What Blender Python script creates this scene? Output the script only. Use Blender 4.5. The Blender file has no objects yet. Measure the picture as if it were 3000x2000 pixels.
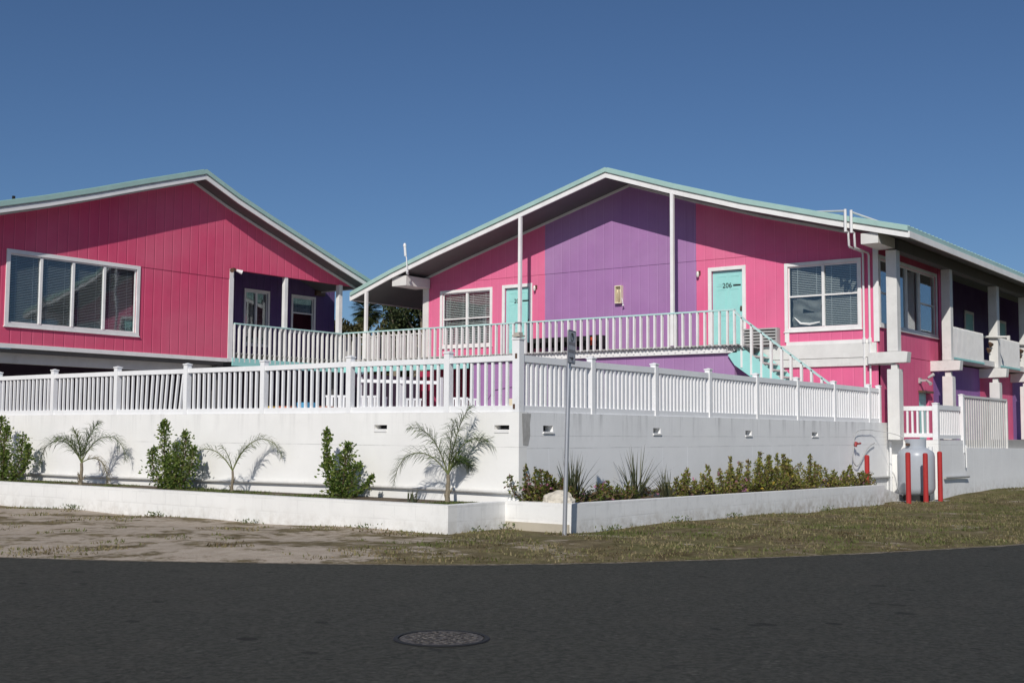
import bpy, bmesh, math, random
from mathutils import Vector, Matrix

sc = bpy.context.scene
R = math.radians

# ------------------------------------------------------------------ camera
cd = bpy.data.cameras.new('camera')
cam = bpy.data.objects.new('camera', cd)
sc.collection.objects.link(cam)
cd.lens = 42.555
cd.sensor_width = 36
cd.sensor_fit = 'HORIZONTAL'
cd.clip_end = 3000
cam.matrix_world = Matrix(((0.59670802, -0.06387135, -0.79991249, 0),
                           (-0.80243474, -0.03983263, -0.59540898, 0),
                           (0.00616696, 0.99716288, -0.07502104, 1.45),
                           (0, 0, 0, 1)))
sc.camera = cam

# ------------------------------------------------------------------ sky, sun, exposure
SUN_EL, SUN_AZ = 34.0, -154.8
w = bpy.data.worlds.new('World')
sc.world = w
w.use_nodes = True
nt = w.node_tree
bg = nt.nodes['Background']
sky = nt.nodes.new('ShaderNodeTexSky')
sky.sky_type = 'NISHITA'
sky.sun_disc = False
sky.sun_elevation = R(SUN_EL)
sky.sun_rotation = R(90 - SUN_AZ)
sky.altitude = 0
sky.air_density = 0.85
sky.dust_density = 0.5
sky.ozone_density = 7.5
nt.links.new(sky.outputs[0], bg.inputs[0])
bg.inputs[1].default_value = 0.064
sd = bpy.data.lights.new('sun', 'SUN')
sd.energy = 3.4
sd.angle = R(0.5)
sd.color = (1.0, 0.955, 0.89)
sun = bpy.data.objects.new('sun', sd)
sc.collection.objects.link(sun)
to_sun = Vector((math.cos(R(SUN_AZ)) * math.cos(R(SUN_EL)), math.sin(R(SUN_AZ)) * math.cos(R(SUN_EL)), math.sin(R(SUN_EL))))
sun.rotation_euler = to_sun.to_track_quat('Z', 'Y').to_euler()
sun.location = (-20, -10, 30)
sc.view_settings.view_transform = 'Standard'
sc.view_settings.look = 'None'
sc.view_settings.exposure = 0.0
sc.view_settings.gamma = 1.0

# ------------------------------------------------------------------ helpers
C = sc.collection


def empty(name, loc, label, cat, group=None):
    o = bpy.data.objects.new(name, None)
    o.empty_display_size = 0.2
    C.objects.link(o)
    o.location = loc
    o['label'] = label
    o['category'] = cat
    if group:
        o['group'] = group
    return o


def tag(o, label=None, cat=None, group=None, kind=None):
    if label:
        o['label'] = label
    if cat:
        o['category'] = cat
    if group:
        o['group'] = group
    if kind:
        o['kind'] = kind
    return o


IDM = lambda a, b, c: (a, b, c)


def planeX(x0):     # (a along Y, z, d outwards towards -X)
    return lambda a, z, d: (x0 - d, a, z)


def planeY(y0):     # (a along X, z, d outwards towards -Y)
    return lambda a, z, d: (a, y0 - d, z)


class MB:
    def __init__(s, m=IDM):
        s.v = []
        s.f = []
        s.mi = []
        s.m = m

    def add(s, vs, fs, mi=0, m=None):
        m = m or s.m
        n = len(s.v)
        s.v += [m(*p) for p in vs]
        s.f += [tuple(n + i for i in f) for f in fs]
        s.mi += [mi] * len(fs)
        return s

    def box(s, a0, b0, c0, a1, b1, c1, mi=0):
        vs = [(a, b, c) for a in (a0, a1) for b in (b0, b1) for c in (c0, c1)]
        return s.add(vs, [(0, 1, 3, 2), (4, 6, 7, 5), (0, 4, 5, 1), (2, 3, 7, 6), (0, 2, 6, 4), (1, 5, 7, 3)], mi)

    def beam(s, p, q, w_, h_, mi=0):
        """box of section w_ x h_ running from p to q (world)"""
        p = Vector(p); q = Vector(q)
        d = (q - p).normalized()
        up = Vector((0, 0, 1)) if abs(d.z) < .95 else Vector((0, 1, 0))
        x = d.cross(up).normalized()
        y = x.cross(d)
        vs = []
        for e in (p, q):
            for i, j in ((-1, -1), (1, -1), (1, 1), (-1, 1)):
                vs.append(tuple(e + x * i * w_ / 2 + y * j * h_ / 2))
        return s.add(vs, [(0, 1, 2, 3), (4, 7, 6, 5), (0, 4, 5, 1), (1, 5, 6, 2), (2, 6, 7, 3), (3, 7, 4, 0)], mi, IDM)

    def prism(s, poly, c0, c1, mi=0):
        n = len(poly)
        vs = [(a, b, c0) for a, b in poly] + [(a, b, c1) for a, b in poly]
        fs = [tuple(range(n))[::-1], tuple(range(n, 2 * n))]
        fs += [(i, (i + 1) % n, n + (i + 1) % n, n + i) for i in range(n)]
        return s.add(vs, fs, mi)

    def tube(s, pts, r, n=8, mi=0, caps=True):
        pts = [Vector(p) for p in pts]
        rs = r if isinstance(r, (list, tuple)) else [r] * len(pts)
        vs = []
        prev = None
        for i, p in enumerate(pts):
            d = (pts[min(i + 1, len(pts) - 1)] - pts[max(i - 1, 0)]).normalized()
            if prev is None:
                x = d.orthogonal().normalized()
            else:
                x = (prev - d * prev.dot(d)).normalized()
            prev = x
            y = d.cross(x)
            for k in range(n):
                t = 2 * math.pi * k / n
                vs.append(tuple(p + (x * math.cos(t) + y * math.sin(t)) * rs[i]))
        fs = []
        for i in range(len(pts) - 1):
            for k in range(n):
                fs.append((i * n + k, i * n + (k + 1) % n, (i + 1) * n + (k + 1) % n, (i + 1) * n + k))
        if caps:
            fs.append(tuple(range(n))[::-1])
            fs.append(tuple((len(pts) - 1) * n + k for k in range(n)))
        return s.add(vs, fs, mi, IDM)

    def lathe(s, cx, cy, prof, n=24, mi=0):
        vs = []
        for r, z in prof:
            for k in range(n):
                t = 2 * math.pi * k / n
                vs.append((cx + r * math.cos(t), cy + r * math.sin(t), z))
        fs = []
        for i in range(len(prof) - 1):
            for k in range(n):
                fs.append((i * n + k, i * n + (k + 1) % n, (i + 1) * n + (k + 1) % n, (i + 1) * n + k))
        fs.append(tuple(range(n))[::-1])
        fs.append(tuple((len(prof) - 1) * n + k for k in range(n)))
        return s.add(vs, fs, mi, IDM)

    def build(s, name, mats, parent=None, smooth=False, bevel=0, fix=True, label=None):
        me = bpy.data.meshes.new(name)
        off = Vector(parent_world(parent)) if parent is not None else Vector((0, 0, 0))
        me.from_pydata([tuple(Vector(v) - off) for v in s.v], [], s.f)
        if not isinstance(mats, (list, tuple)):
            mats = [mats]
        for m in mats:
            me.materials.append(m)
        if len(mats) > 1:
            me.polygons.foreach_set('material_index', s.mi)
        if fix:
            bm = bmesh.new()
            bm.from_mesh(me)
            bmesh.ops.recalc_face_normals(bm, faces=bm.faces)
            bm.to_mesh(me)
            bm.free()
        if smooth:
            for p in me.polygons:
                p.use_smooth = True
            try:
                me.set_sharp_from_angle(angle=R(40))
            except Exception:
                pass
        o = bpy.data.objects.new(name, me)
        C.objects.link(o)
        if parent is not None:
            o.parent = parent
        if bevel:
            b = o.modifiers.new('bevel', 'BEVEL')
            b.width = bevel
            b.segments = 2
            b.limit_method = 'ANGLE'
        if label:
            o['label'] = label
        return o


def parent_world(p):
    v = Vector((0, 0, 0))
    while p is not None:
        v += p.location
        p = p.parent
    return v


def local(fn, s0):
    return fn


# profile interpolation
def zat(prof, a):
    if a <= prof[0][0]:
        return prof[0][1]
    for (a0, z0), (a1, z1) in zip(prof, prof[1:]):
        if a <= a1:
            return z0 + (z1 - z0) * (a - a0) / (a1 - a0)
    return prof[-1][1]


def band(mb, prof, dz0, dz1, c0, c1, mi=0):
    """a strip following the roof profile (a, z) swept from c0 to c1; mb.m maps (a, z, c)"""
    n = len(prof)
    vs = []
    for a, z in prof:
        for c in (c0, c1):
            vs += [(a, z + dz0, c), (a, z + dz1, c)]
    fs = []
    for i in range(n - 1):
        k = 4 * i
        fs += [(k, k + 4, k + 5, k + 1), (k + 2, k + 3, k + 7, k + 6), (k + 1, k + 5, k + 7, k + 3), (k, k + 2, k + 6, k + 4)]
    fs += [(0, 1, 3, 2), (4 * n - 4, 4 * n - 2, 4 * n - 1, 4 * n - 3)]
    mb.add(vs, fs, mi)


def wallgrid(mb, a0, a1, z0, z1, holes, depth, mi=0, top=None):
    """wall slab between depth 0 (front) and -depth with rectangular holes (a0,a1,z0,z1)"""
    A = sorted({a0, a1} | {x for h in holes for x in h[:2]})
    Z = sorted({z0, z1} | {x for h in holes for x in h[2:]})

    def solid(i, j):
        if i < 0 or j < 0 or i >= len(A) - 1 or j >= len(Z) - 1:
            return False
        ca = (A[i] + A[i + 1]) / 2
        cz = (Z[j] + Z[j + 1]) / 2
        return not any(h[0] < ca < h[1] and h[2] < cz < h[3] for h in holes)
    for i in range(len(A) - 1):
        for j in range(len(Z) - 1):
            if not solid(i, j):
                continue
            x0, x1, y0, y1 = A[i], A[i + 1], Z[j], Z[j + 1]
            mb.add([(x0, y0, 0), (x1, y0, 0), (x1, y1, 0), (x0, y1, 0)], [(0, 1, 2, 3)], mi)
            mb.add([(x0, y0, -depth), (x1, y0, -depth), (x1, y1, -depth), (x0, y1, -depth)], [(3, 2, 1, 0)], mi)
            for (di, dj, p, q) in ((-1, 0, (x0, y0), (x0, y1)), (1, 0, (x1, y0), (x1, y1)), (0, -1, (x0, y0), (x1, y0)), (0, 1, (x0, y1), (x1, y1))):
                if not solid(i + di, j + dj):
                    mb.add([(p[0], p[1], 0), (q[0], q[1], 0), (q[0], q[1], -depth), (p[0], p[1], -depth)], [(0, 1, 2, 3)], mi)


# ------------------------------------------------------------------ materials
class NT:
    def __init__(s, name):
        s.mat = bpy.data.materials.new(name)
        s.mat.use_nodes = True
        s.t = s.mat.node_tree
        s.b = s.t.nodes['Principled BSDF']
        s.pos = None

    def n(s, typ, **k):
        x = s.t.nodes.new(typ)
        for a, b in k.items():
            setattr(x, a, b)
        return x

    def l(s, a, b):
        s.t.links.new(a, b)

    def P(s):
        if s.pos is None:
            s.pos = s.n('ShaderNodeNewGeometry')
        return s.pos.outputs['Position']

    def mapped(s, scale):
        m = s.n('ShaderNodeMapping')
        m.inputs['Scale'].default_value = scale
        s.l(s.P(), m.inputs['Vector'])
        return m.outputs[0]

    def noise(s, scale, detail=4, rough=.55, vec=None, lo=None, hi=None):
        x = s.n('ShaderNodeTexNoise')
        x.inputs['Scale'].default_value = scale
        x.inputs['Detail'].default_value = detail
        x.inputs['Roughness'].default_value = rough
        s.l(vec or s.P(), x.inputs['Vector'])
        o = x.outputs['Fac']
        if lo is not None:
            o = s.remap(o, lo, hi)
        return o

    def remap(s, o, lo, hi, a=0., b=1.):
        r = s.n('ShaderNodeMapRange')
        r.inputs[1].default_value = lo
        r.inputs[2].default_value = hi
        r.inputs[3].default_value = a
        r.inputs[4].default_value = b
        s.l(o, r.inputs[0])
        return r.outputs[0]

    def math(s, op, a, b=None, clamp=False):
        x = s.n('ShaderNodeMath', operation=op)
        x.use_clamp = clamp
        for i, y in enumerate((a, b)):
            if y is None:
                continue
            if isinstance(y, (int, float)):
                x.inputs[i].default_value = y
            else:
                s.l(y, x.inputs[i])
        return x.outputs[0]

    def mix(s, f, a, b):
        x = s.n('ShaderNodeMix', data_type='RGBA')
        for i, y in ((0, f), (6, a), (7, b)):
            if isinstance(y, (int, float)):
                x.inputs[i].default_value = y
            elif isinstance(y, (tuple, list)):
                x.inputs[i].default_value = tuple(y) + (1,) if len(y) == 3 else y
            else:
                s.l(y, x.inputs[i])
        return x.outputs[2]

    def xyz(s):
        x = s.n('ShaderNodeSeparateXYZ')
        s.l(s.P(), x.inputs[0])
        return x.outputs

    def bump(s, h, strength=.3, dist=.01):
        b = s.n('ShaderNodeBump')
        b.inputs['Strength'].default_value = strength
        b.inputs['Distance'].default_value = dist
        s.l(h, b.inputs['Height'])
        s.l(b.outputs[0], s.b.inputs['Normal'])

    def col(s, c):
        if isinstance(c, (tuple, list)):
            s.b.inputs['Base Color'].default_value = tuple(c) + (1,)
        else:
            s.l(c, s.b.inputs['Base Color'])

    def rough(s, r, spec=.5):
        s.b.inputs['Roughness'].default_value = r
        s.b.inputs['Specular IOR Level'].default_value = spec


def mul(c, k):
    return tuple(min(1, x * k) for x in c)


def paint(name, c, rough=.6, var=.08, dirt=.0, dirtcol=(.25, .22, .18), bump=.15, scale=3, spec=.3):
    m = NT(name)
    f = m.noise(scale, 5, .6, lo=.3, hi=.7)
    o = m.mix(f, mul(c, 1 - var), mul(c, 1 + var * .6))
    if dirt:
        d = m.noise(1.3, 6, .7, lo=.5, hi=.78)
        d2 = m.noise(14, 4, .7, lo=.42, hi=.7)
        o = m.mix(m.math('MULTIPLY', m.math('MULTIPLY', d, d2), dirt), o, dirtcol)
    m.col(o)
    m.rough(rough, spec)
    m.bump(m.noise(60, 3), bump, .004)
    return m.mat


def siding(name, c, axis, spacing, groove=.10, rough=.62, var=.06, bmp=.9, hilite=.25):
    """grooved plywood siding: thin vertical grooves every `spacing` metres"""
    m = NT(name)
    x = m.xyz()[axis]
    t = m.math('FRACT', m.math('DIVIDE', x, spacing))
    d = m.math('ABSOLUTE', m.math('SUBTRACT', t, .5))
    g = m.remap(d, .5 - .016 / spacing, .5 - .005 / spacing)      # 1 in the groove
    st = (1, 1, .12)
    grain = m.noise(26, 4, .6, vec=m.mapped((1, 1, .06)), lo=.25, hi=.75)
    big = m.noise(1.1, 4, .6, lo=.3, hi=.7)
    o = m.mix(big, mul(c, 1 - var), mul(c, 1 + var))
    o = m.mix(m.math('MULTIPLY', grain, .12), o, mul(c, .8))
    fade = m.noise(.45, 4, .6, lo=.4, hi=.7)
    o = m.mix(m.math('MULTIPLY', fade, .26), o, tuple(x * .7 + .22 for x in c))
    run = m.math('MULTIPLY', m.noise(1.0, 5, .7, vec=m.mapped((4, 4, .25)), lo=.58, hi=.78), m.noise(.6, 2, .5, lo=.4, hi=.6))
    o = m.mix(m.math('MULTIPLY', run, .34), o, mul(c, .6))
    # boards differ a little from one another
    b = m.n('ShaderNodeTexWhiteNoise', noise_dimensions='1D')
    m.l(m.math('FLOOR', m.math('DIVIDE', m.math('ADD', x, spacing * .5), spacing)), b.inputs['W'])
    o = m.mix(m.math('MULTIPLY', b.outputs['Value'], .10), o, mul(c, 1.25))
    g2 = m.remap(m.math('ABSOLUTE', m.math('SUBTRACT', m.math('FRACT', m.math('ADD', t, .5 - .022 / spacing)), .5)), .018 / spacing, .006 / spacing)
    o = m.mix(m.math('MULTIPLY', g2, hilite), o, tuple(min(1, x * 1.15 + .10) for x in c))  # pale line paints a highlight along each groove edge
    o = m.mix(m.math('MULTIPLY', g, groove * 3), o, mul(c, .45))
    m.col(o)
    m.rough(.8, .12)
    h = m.math('SUBTRACT', m.math('MULTIPLY', grain, .10), g)
    m.bump(h, bmp, .012)
    return m.mat


PINK = (.75, .148, .295)
PURPLE = (.37, .19, .40)
RASP = (.70, .09, .185)
TEAL = (.36, .72, .68)
M = {}
M['pink_y'] = siding('pink_siding', PINK, 1, .3, groove=.035, bmp=.35)
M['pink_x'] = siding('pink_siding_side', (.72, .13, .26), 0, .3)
M['purple_y'] = siding('purple_siding', PURPLE, 1, .3, groove=.035, bmp=.35)
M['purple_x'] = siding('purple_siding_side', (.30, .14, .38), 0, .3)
M['purple_shaded'] = siding('shaded_purple_siding', (.10, .055, .17), 0, .3)  # darker copy of the purple, shade of the recesses put into the colour
M['rasp'] = siding('raspberry_siding', RASP, 0, .305, groove=.10, hilite=.45, bmp=.6)
M['white'] = paint('white_trim_paint', (.84, .83, .81), dirt=.2)
M['white_old'] = paint('weathered_white_paint', (.74, .73, .70), dirt=.55, bump=.3)
M['vinyl'] = paint('white_vinyl', (.89, .89, .89), rough=.4, var=.04, dirt=.28, bump=.03, spec=.5)
M['pvc'] = paint('white_pvc_pipe', (.80, .80, .79), rough=.3, var=.03, spec=.5)
M['teal'] = paint('teal_paint', TEAL, rough=.45, var=.05, dirt=.12)
M['teal_rail'] = paint('pale_teal_rail', (.50, .74, .71), rough=.45, var=.06, dirt=.3)
M['teal_roof'] = paint('teal_metal_roofing', (.38, .56, .51), rough=.4, var=.07, dirt=.3, spec=.5)
M['soffit'] = paint('weathered_soffit_boards', (.13, .13, .13), dirt=.5, bump=.4)
M['cream'] = paint('cream_plastic', (.78, .69, .50), rough=.4, var=.03)
M['dark'] = paint('dark_interior', (.03, .03, .035), rough=.9)
M['grey'] = paint('grey_concrete', (.38, .37, .35), rough=.9, dirt=.4)
M['galv'] = NT('galvanised_steel').mat
M['black'] = paint('black_rubber', (.02, .02, .02), rough=.6)
M['red'] = paint('red_bollard_paint', (.42, .035, .035), rough=.45, var=.12, dirt=.25)
M['redplastic'] = paint('red_valve', (.30, .03, .03), rough=.4)
M['tank'] = paint('pale_grey_tank_paint', (.42, .45, .49), rough=.35, var=.04, dirt=.2, bump=.04, spec=.5)
M['louver'] = paint('grey_louver_boards', (.42, .42, .41), dirt=.4)
M['inner'] = paint('room_wall', (.16, .15, .14), rough=.9)
M['blind'] = paint('blind_slats', (.80, .80, .78), rough=.5, var=.03)
M['blind_dark'] = paint('dark_blind_slats', (.46, .47, .46), rough=.5, var=.05)
M['blind_mid'] = paint('grey_blind_slats', (.58, .59, .58), rough=.5, var=.05)
M['amber'] = paint('lamp_glass', (.75, .72, .66), rough=.2, spec=.6)
M['brown'] = paint('brown_metal', (.12, .07, .045), rough=.5)
M['corr'] = paint('grey_corrugated_metal', (.33, .33, .33), rough=.5, dirt=.5)

g = M['galv'].node_tree.nodes['Principled BSDF']
g.inputs['Base Color'].default_value = (.62, .62, .64, 1)
g.inputs['Metallic'].default_value = .7
g.inputs['Roughness'].default_value = .38


def glass_mat():
    m = NT('window_glass')
    t = m.t
    tr = t.nodes.new('ShaderNodeBsdfTransparent')
    tr.inputs[0].default_value = (.90, .93, .93, 1)
    gl = t.nodes.new('ShaderNodeBsdfGlossy')
    gl.inputs['Roughness'].default_value = .03
    gl.inputs[0].default_value = (.9, .95, 1, 1)
    lw = t.nodes.new('ShaderNodeLayerWeight')
    lw.inputs[0].default_value = .5
    fr = t.nodes.new('ShaderNodeMapRange')
    fr.inputs[1].default_value = 0
    fr.inputs[2].default_value = 1
    fr.inputs[3].default_value = .08
    fr.inputs[4].default_value = .95
    pw = t.nodes.new('ShaderNodeMath')
    pw.operation = 'POWER'
    pw.inputs[1].default_value = 3.2
    t.links.new(lw.outputs['Facing'], pw.inputs[0])
    t.links.new(pw.outputs[0], fr.inputs[0])
    mx = t.nodes.new('ShaderNodeMixShader')
    t.links.new(fr.outputs[0], mx.inputs[0])
    t.links.new(tr.outputs[0], mx.inputs[1])
    t.links.new(gl.outputs[0], mx.inputs[2])
    b = t.nodes.new('ShaderNodeBump')
    b.inputs['Strength'].default_value = .12
    b.inputs['Distance'].default_value = .02
    t.links.new(m.noise(1.2, 2), b.inputs['Height'])
    t.links.new(b.outputs[0], gl.inputs['Normal'])
    t.links.new(mx.outputs[0], t.nodes['Material Output'].inputs[0])
    return m.mat


M['glass'] = glass_mat()


def masonry(name, c, ax, ztop, streak=.5, course=.2, block=.4, stainz=.5, joint=.12, grime=.25, lines=(), vert=None, jb=1.2):
    """painted block wall: faint joints, weather streaks running from the top, grime at the foot"""
    m = NT(name)
    X = m.xyz()
    a = X[ax]
    # joints
    row = m.math('FLOOR', m.math('DIVIDE', X[2], course))
    off = m.math('MULTIPLY', m.math('MODULO', row, 2), .5)
    u = m.math('FRACT', m.math('ADD', m.math('DIVIDE', a, block), off))
    v = m.math('FRACT', m.math('DIVIDE', X[2], course))
    ju = m.remap(m.math('ABSOLUTE', m.math('SUBTRACT', u, .5)), .5 - .014 / block, .5 - .004 / block)
    jv = m.remap(m.math('ABSOLUTE', m.math('SUBTRACT', v, .5)), .5 - .014 / course, .5 - .004 / course)
    j = m.math('MULTIPLY', m.math('MAXIMUM', ju, jv), m.noise(2.3, 3, .5, lo=.38, hi=.62))
    big = m.noise(.9, 5, .6, lo=.3, hi=.7)
    o = m.mix(big, mul(c, .93), mul(c, 1.03))
    # streaks
    sv = m.mapped((5, 5, .35))
    s1 = m.noise(1.0, 5, .7, vec=sv, lo=.52, hi=.75)
    hz = m.remap(X[2], ztop - stainz, ztop)
    s = m.math('MULTIPLY', m.math('MULTIPLY', s1, hz), streak)
    o = m.mix(s, o, mul(c, .42))
    sp = m.math('MULTIPLY', m.noise(9, 6, .75, lo=.56, hi=.8), grime)
    o = m.mix(sp, o, mul(c, .55))
    low = m.math('MULTIPLY', m.math('MULTIPLY', m.remap(X[2], .28, -.1), m.noise(6, 5, .7, lo=.4, hi=.65)), grime * 2)
    o = m.mix(low, o, (.34, .29, .22))
    if lines:
        wob = m.math('MULTIPLY', m.noise(1.2, 3), .02)
        for lz in lines:
            q = m.math('ABSOLUTE', m.math('SUBTRACT', m.math('ADD', X[2], wob), lz + .01))
            ln = m.math('MULTIPLY', m.remap(q, .009, .003), m.noise(1.7, 4, .7, lo=.35, hi=.6))
            o = m.mix(m.math('MULTIPLY', ln, .55), o, mul(c, .45))
        if vert:
            uv = m.math('FRACT', m.math('DIVIDE', m.math('ADD', a, m.math('MULTIPLY', m.noise(.5, 1), .3)), vert))
            vl = m.remap(m.math('ABSOLUTE', m.math('SUBTRACT', uv, .5)), .5 - .02 / vert, .5 - .008 / vert)
            vl = m.math('MULTIPLY', vl, m.math('MULTIPLY', m.remap(X[2], lines[0], lines[0] - .01), m.noise(.8, 2, .5, lo=.4, hi=.6)))
            o = m.mix(m.math('MULTIPLY', vl, .8), o, mul(c, 1.12))
    o = m.mix(m.math('MULTIPLY', j, joint), o, mul(c, .55))
    m.col(o)
    m.rough(.75, .25)
    h = m.math('SUBTRACT', m.math('MULTIPLY', m.noise(22, 5, .6), .5), m.math('MULTIPLY', j, jb))
    m.bump(h, .3, .008)
    return m.mat


M['mas_left'] = masonry('white_masonry_left', (.88, .87, .84), 1, 1.76, streak=.3, joint=.03, grime=.10, lines=(1.235,), jb=.10)
M['mas_right'] = masonry('white_masonry_right', (.90, .90, .89), 0, 1.76, streak=.85, joint=.03, grime=.22, block=.8, lines=(1.215, 1.40), vert=.9, jb=.10)
M['mas_planter'] = masonry('white_block_planter', (.86, .85, .82), 1, .45, streak=.2, joint=.22, stainz=.3, jb=.5)
M['mas_planter2'] = masonry('white_block_planter_front', (.85, .85, .84), 0, .45, streak=.35, joint=.2, stainz=.3, grime=.5, jb=.5)


def stucco_stain():
    m = NT('dark_water_stain')
    f = m.noise(9, 5, .7, vec=m.mapped((1, 1, .5)), lo=.3, hi=.7)
    m.col(m.mix(f, (.30, .29, .27), (.52, .51, .49)))
    m.rough(.9)
    return m.mat


M['stain'] = stucco_stain()

# ---- ground, road
def ground_mat():
    m = NT('verge_ground')
    X = m.xyz()
    # t: 0 towards the left (sand), 1 towards the right (grass)
    t = m.remap(m.math('SUBTRACT', m.math('MULTIPLY', X[0], .8), X[1]), -3.5, 2.5)
    n1 = m.noise(.8, 6, .65, vec=m.mapped((1.1, .8, 1)))
    n2 = m.noise(2.6, 6, .7)
    n3 = m.noise(11, 6, .75)
    g_ = m.math('ADD', m.math('MULTIPLY', n1, .55), m.math('ADD', m.math('MULTIPLY', n2, .3), m.math('MULTIPLY', n3, .15)))
    veg = m.remap(m.math('ADD', g_, m.math('MULTIPLY', t, .105)), .495, .545)
    sand = m.mix(m.noise(5, 5, .7, lo=.3, hi=.7), (.39, .32, .25), (.54, .465, .38))
    sand = m.mix(m.noise(90, 3, .8, lo=.55, hi=.75), sand, (.22, .18, .14))
    dry = m.mix(m.noise(3.5, 5, .7, lo=.38, hi=.62), (.13, .10, .055), (.32, .26, .155))
    grn = m.mix(m.noise(6, 5, .7, lo=.38, hi=.62), (.09, .10, .03), (.25, .225, .10))
    gm = m.math('MULTIPLY', m.noise(1.0, 5, .6, lo=.40, hi=.58), m.remap(t, .1, 1))
    vg = m.mix(gm, dry, grn)
    red = m.math('MULTIPLY', m.noise(.9, 5, .65, vec=m.mapped((1, 1.6, 1)), lo=.56, hi=.66), m.remap(t, .3, .8))
    vg = m.mix(m.math('MULTIPLY', red, .8), vg, (.085, .05, .03))
    vg = m.mix(m.noise(70, 3, .8, lo=.4, hi=.7), vg, mul((.10, .08, .04), 1))
    m.col(m.mix(veg, sand, vg))
    m.rough(.95, .1)
    m.bump(m.math('ADD', m.noise(30, 5, .8), m.math('MULTIPLY', m.noise(6, 4), 1.5)), .9, .02)
    return m.mat


def road_mat():
    m = NT('asphalt')
    big = m.noise(.35, 5, .6, lo=.3, hi=.7)
    o = m.mix(big, (.058, .0575, .046), (.070, .069, .055))
    fine = m.noise(75, 4, .85, lo=.40, hi=.66)
    o = m.mix(m.math('MULTIPLY', fine, .65), o, (.085, .084, .077))
    mid = m.noise(17, 5, .85, vec=m.mapped((1, 1.0, 1)), lo=.44, hi=.56)
    o = m.mix(m.math('MULTIPLY', mid, .85), o, (.026, .027, .022))
    m2 = m.noise(5.5, 4, .7, lo=.42, hi=.60)
    o = m.mix(m.math('MULTIPLY', m2, .28), o, (.078, .078, .068))
    v = m.n('ShaderNodeTexVoronoi')
    v.inputs['Scale'].default_value = 15
    m.l(m.P(), v.inputs['Vector'])
    sp = m.remap(v.outputs['Distance'], .34, .16)
    sp = m.math('MULTIPLY', sp, m.noise(5, 3, .6, lo=.46, hi=.62))
    o = m.mix(m.math('MULTIPLY', sp, .6), o, (.125, .12, .105))
    v2 = m.n('ShaderNodeTexVoronoi')
    v2.inputs['Scale'].default_value = 2.4
    m.l(m.mapped((1, .75, 1)), v2.inputs['Vector'])
    sc2 = m.n('ShaderNodeSeparateColor')
    m.l(v2.outputs['Color'], sc2.inputs[0])
    dk = m.math('MULTIPLY', m.math('GREATER_THAN', m.math('MULTIPLY', sc2.outputs[0], .17), v2.outputs['Distance']), .7)
    o = m.mix(dk, o, (.012, .012, .011))
    edge = m.noise(1.4, 5, .7, lo=.52, hi=.70)
    o = m.mix(m.math('MULTIPLY', edge, .18), o, (.10, .09, .075))
    # scattered oil and tar marks
    tar = m.noise(1.7, 3, .5, vec=m.mapped((1, 1.6, 1)), lo=.70, hi=.74)
    tar2 = m.noise(5, 2, .5, vec=m.mapped((1.6, 1, 1)), lo=.69, hi=.72)
    o = m.mix(m.math('MULTIPLY', m.math('MAXIMUM', tar, tar2), .55), o, (.018, .018, .018))
    m.col(o)
    m.rough(.85, .25)
    m.bump(m.math('ADD', fine, m.math('MULTIPLY', m.noise(160, 2), .8)), .7, .006)
    return m.mat


M['ground'] = ground_mat()
M['road'] = road_mat()
M['soil'] = paint('planter_soil', (.13, .10, .07), rough=.95, var=.3, bump=.8, scale=8)


def leafmat(name, cols, rough=.5, trans=.42):
    m = NT(name)
    geo = m.n('ShaderNodeNewGeometry')
    r = m.n('ShaderNodeValToRGB')
    m.l(geo.outputs['Random Per Island'], r.inputs[0])
    els = r.color_ramp.elements
    while len(els) < len(cols):
        els.new(.5)
    for i, c in enumerate(cols):
        els[i].position = i / (len(cols) - 1)
        els[i].color = tuple(c) + (1,)
    m.l(r.outputs[0], m.b.inputs['Base Color'])
    m.rough(rough, .35)
    tl = m.n('ShaderNodeBsdfTranslucent')
    m.l(r.outputs[0], tl.inputs[0])
    mx = m.n('ShaderNodeMixShader')
    mx.inputs[0].default_value = trans
    m.l(m.b.outputs[0], mx.inputs[1])
    m.l(tl.outputs[0], mx.inputs[2])
    m.l(mx.outputs[0], m.t.nodes['Material Output'].inputs[0])
    return m.mat


M['leaf'] = leafmat('hibiscus_leaf', [(.045, .085, .014), (.09, .15, .025), (.17, .24, .05), (.30, .34, .09)])
M['frond'] = leafmat('palm_leaflet', [(.05, .10, .018), (.09, .15, .03), (.16, .21, .055)], .55, .25)
M['frond_pale'] = leafmat('pale_palm_leaflet', [(.09, .14, .03), (.15, .19, .05), (.25, .26, .10)], .6, .25)
M['frond_dead'] = leafmat('dried_palm_leaflet', [(.28, .20, .09), (.36, .27, .12), (.22, .20, .07)], .7, .25)
M['frond_stem'] = paint('frond_stem', (.15, .17, .06), rough=.6)
M['trunk'] = paint('palm_trunk_bark', (.26, .22, .16), rough=.9, var=.3, bump=.8, scale=25)
M['wood'] = paint('shrub_stem_bark', (.13, .09, .06), rough=.9, var=.25)
M['bushleaf'] = leafmat('flower_bush_leaf', [(.05, .08, .015), (.11, .15, .025), (.27, .26, .05), (.19, .08, .06), (.08, .11, .02), (.15, .19, .04)])
M['bushleaf2'] = leafmat('yellow_green_bush_leaf', [(.08, .10, .02), (.20, .23, .045), (.42, .38, .09), (.25, .15, .09), (.17, .20, .04), (.28, .30, .07)])
M['petal'] = leafmat('pink_petals', [(.45, .16, .28), (.60, .30, .42)], .6, .3)
M['petal_y'] = leafmat('yellow_petals', [(.65, .42, .04), (.7, .55, .10)], .6, .3)
M['spike'] = leafmat('spiky_leaf', [(.045, .06, .03), (.08, .09, .045), (.14, .13, .07)], .5, .2)
M['grass'] = leafmat('grass_blade', [(.25, .195, .105), (.33, .27, .15), (.21, .19, .08), (.13, .155, .045)], .8, .25)
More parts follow.
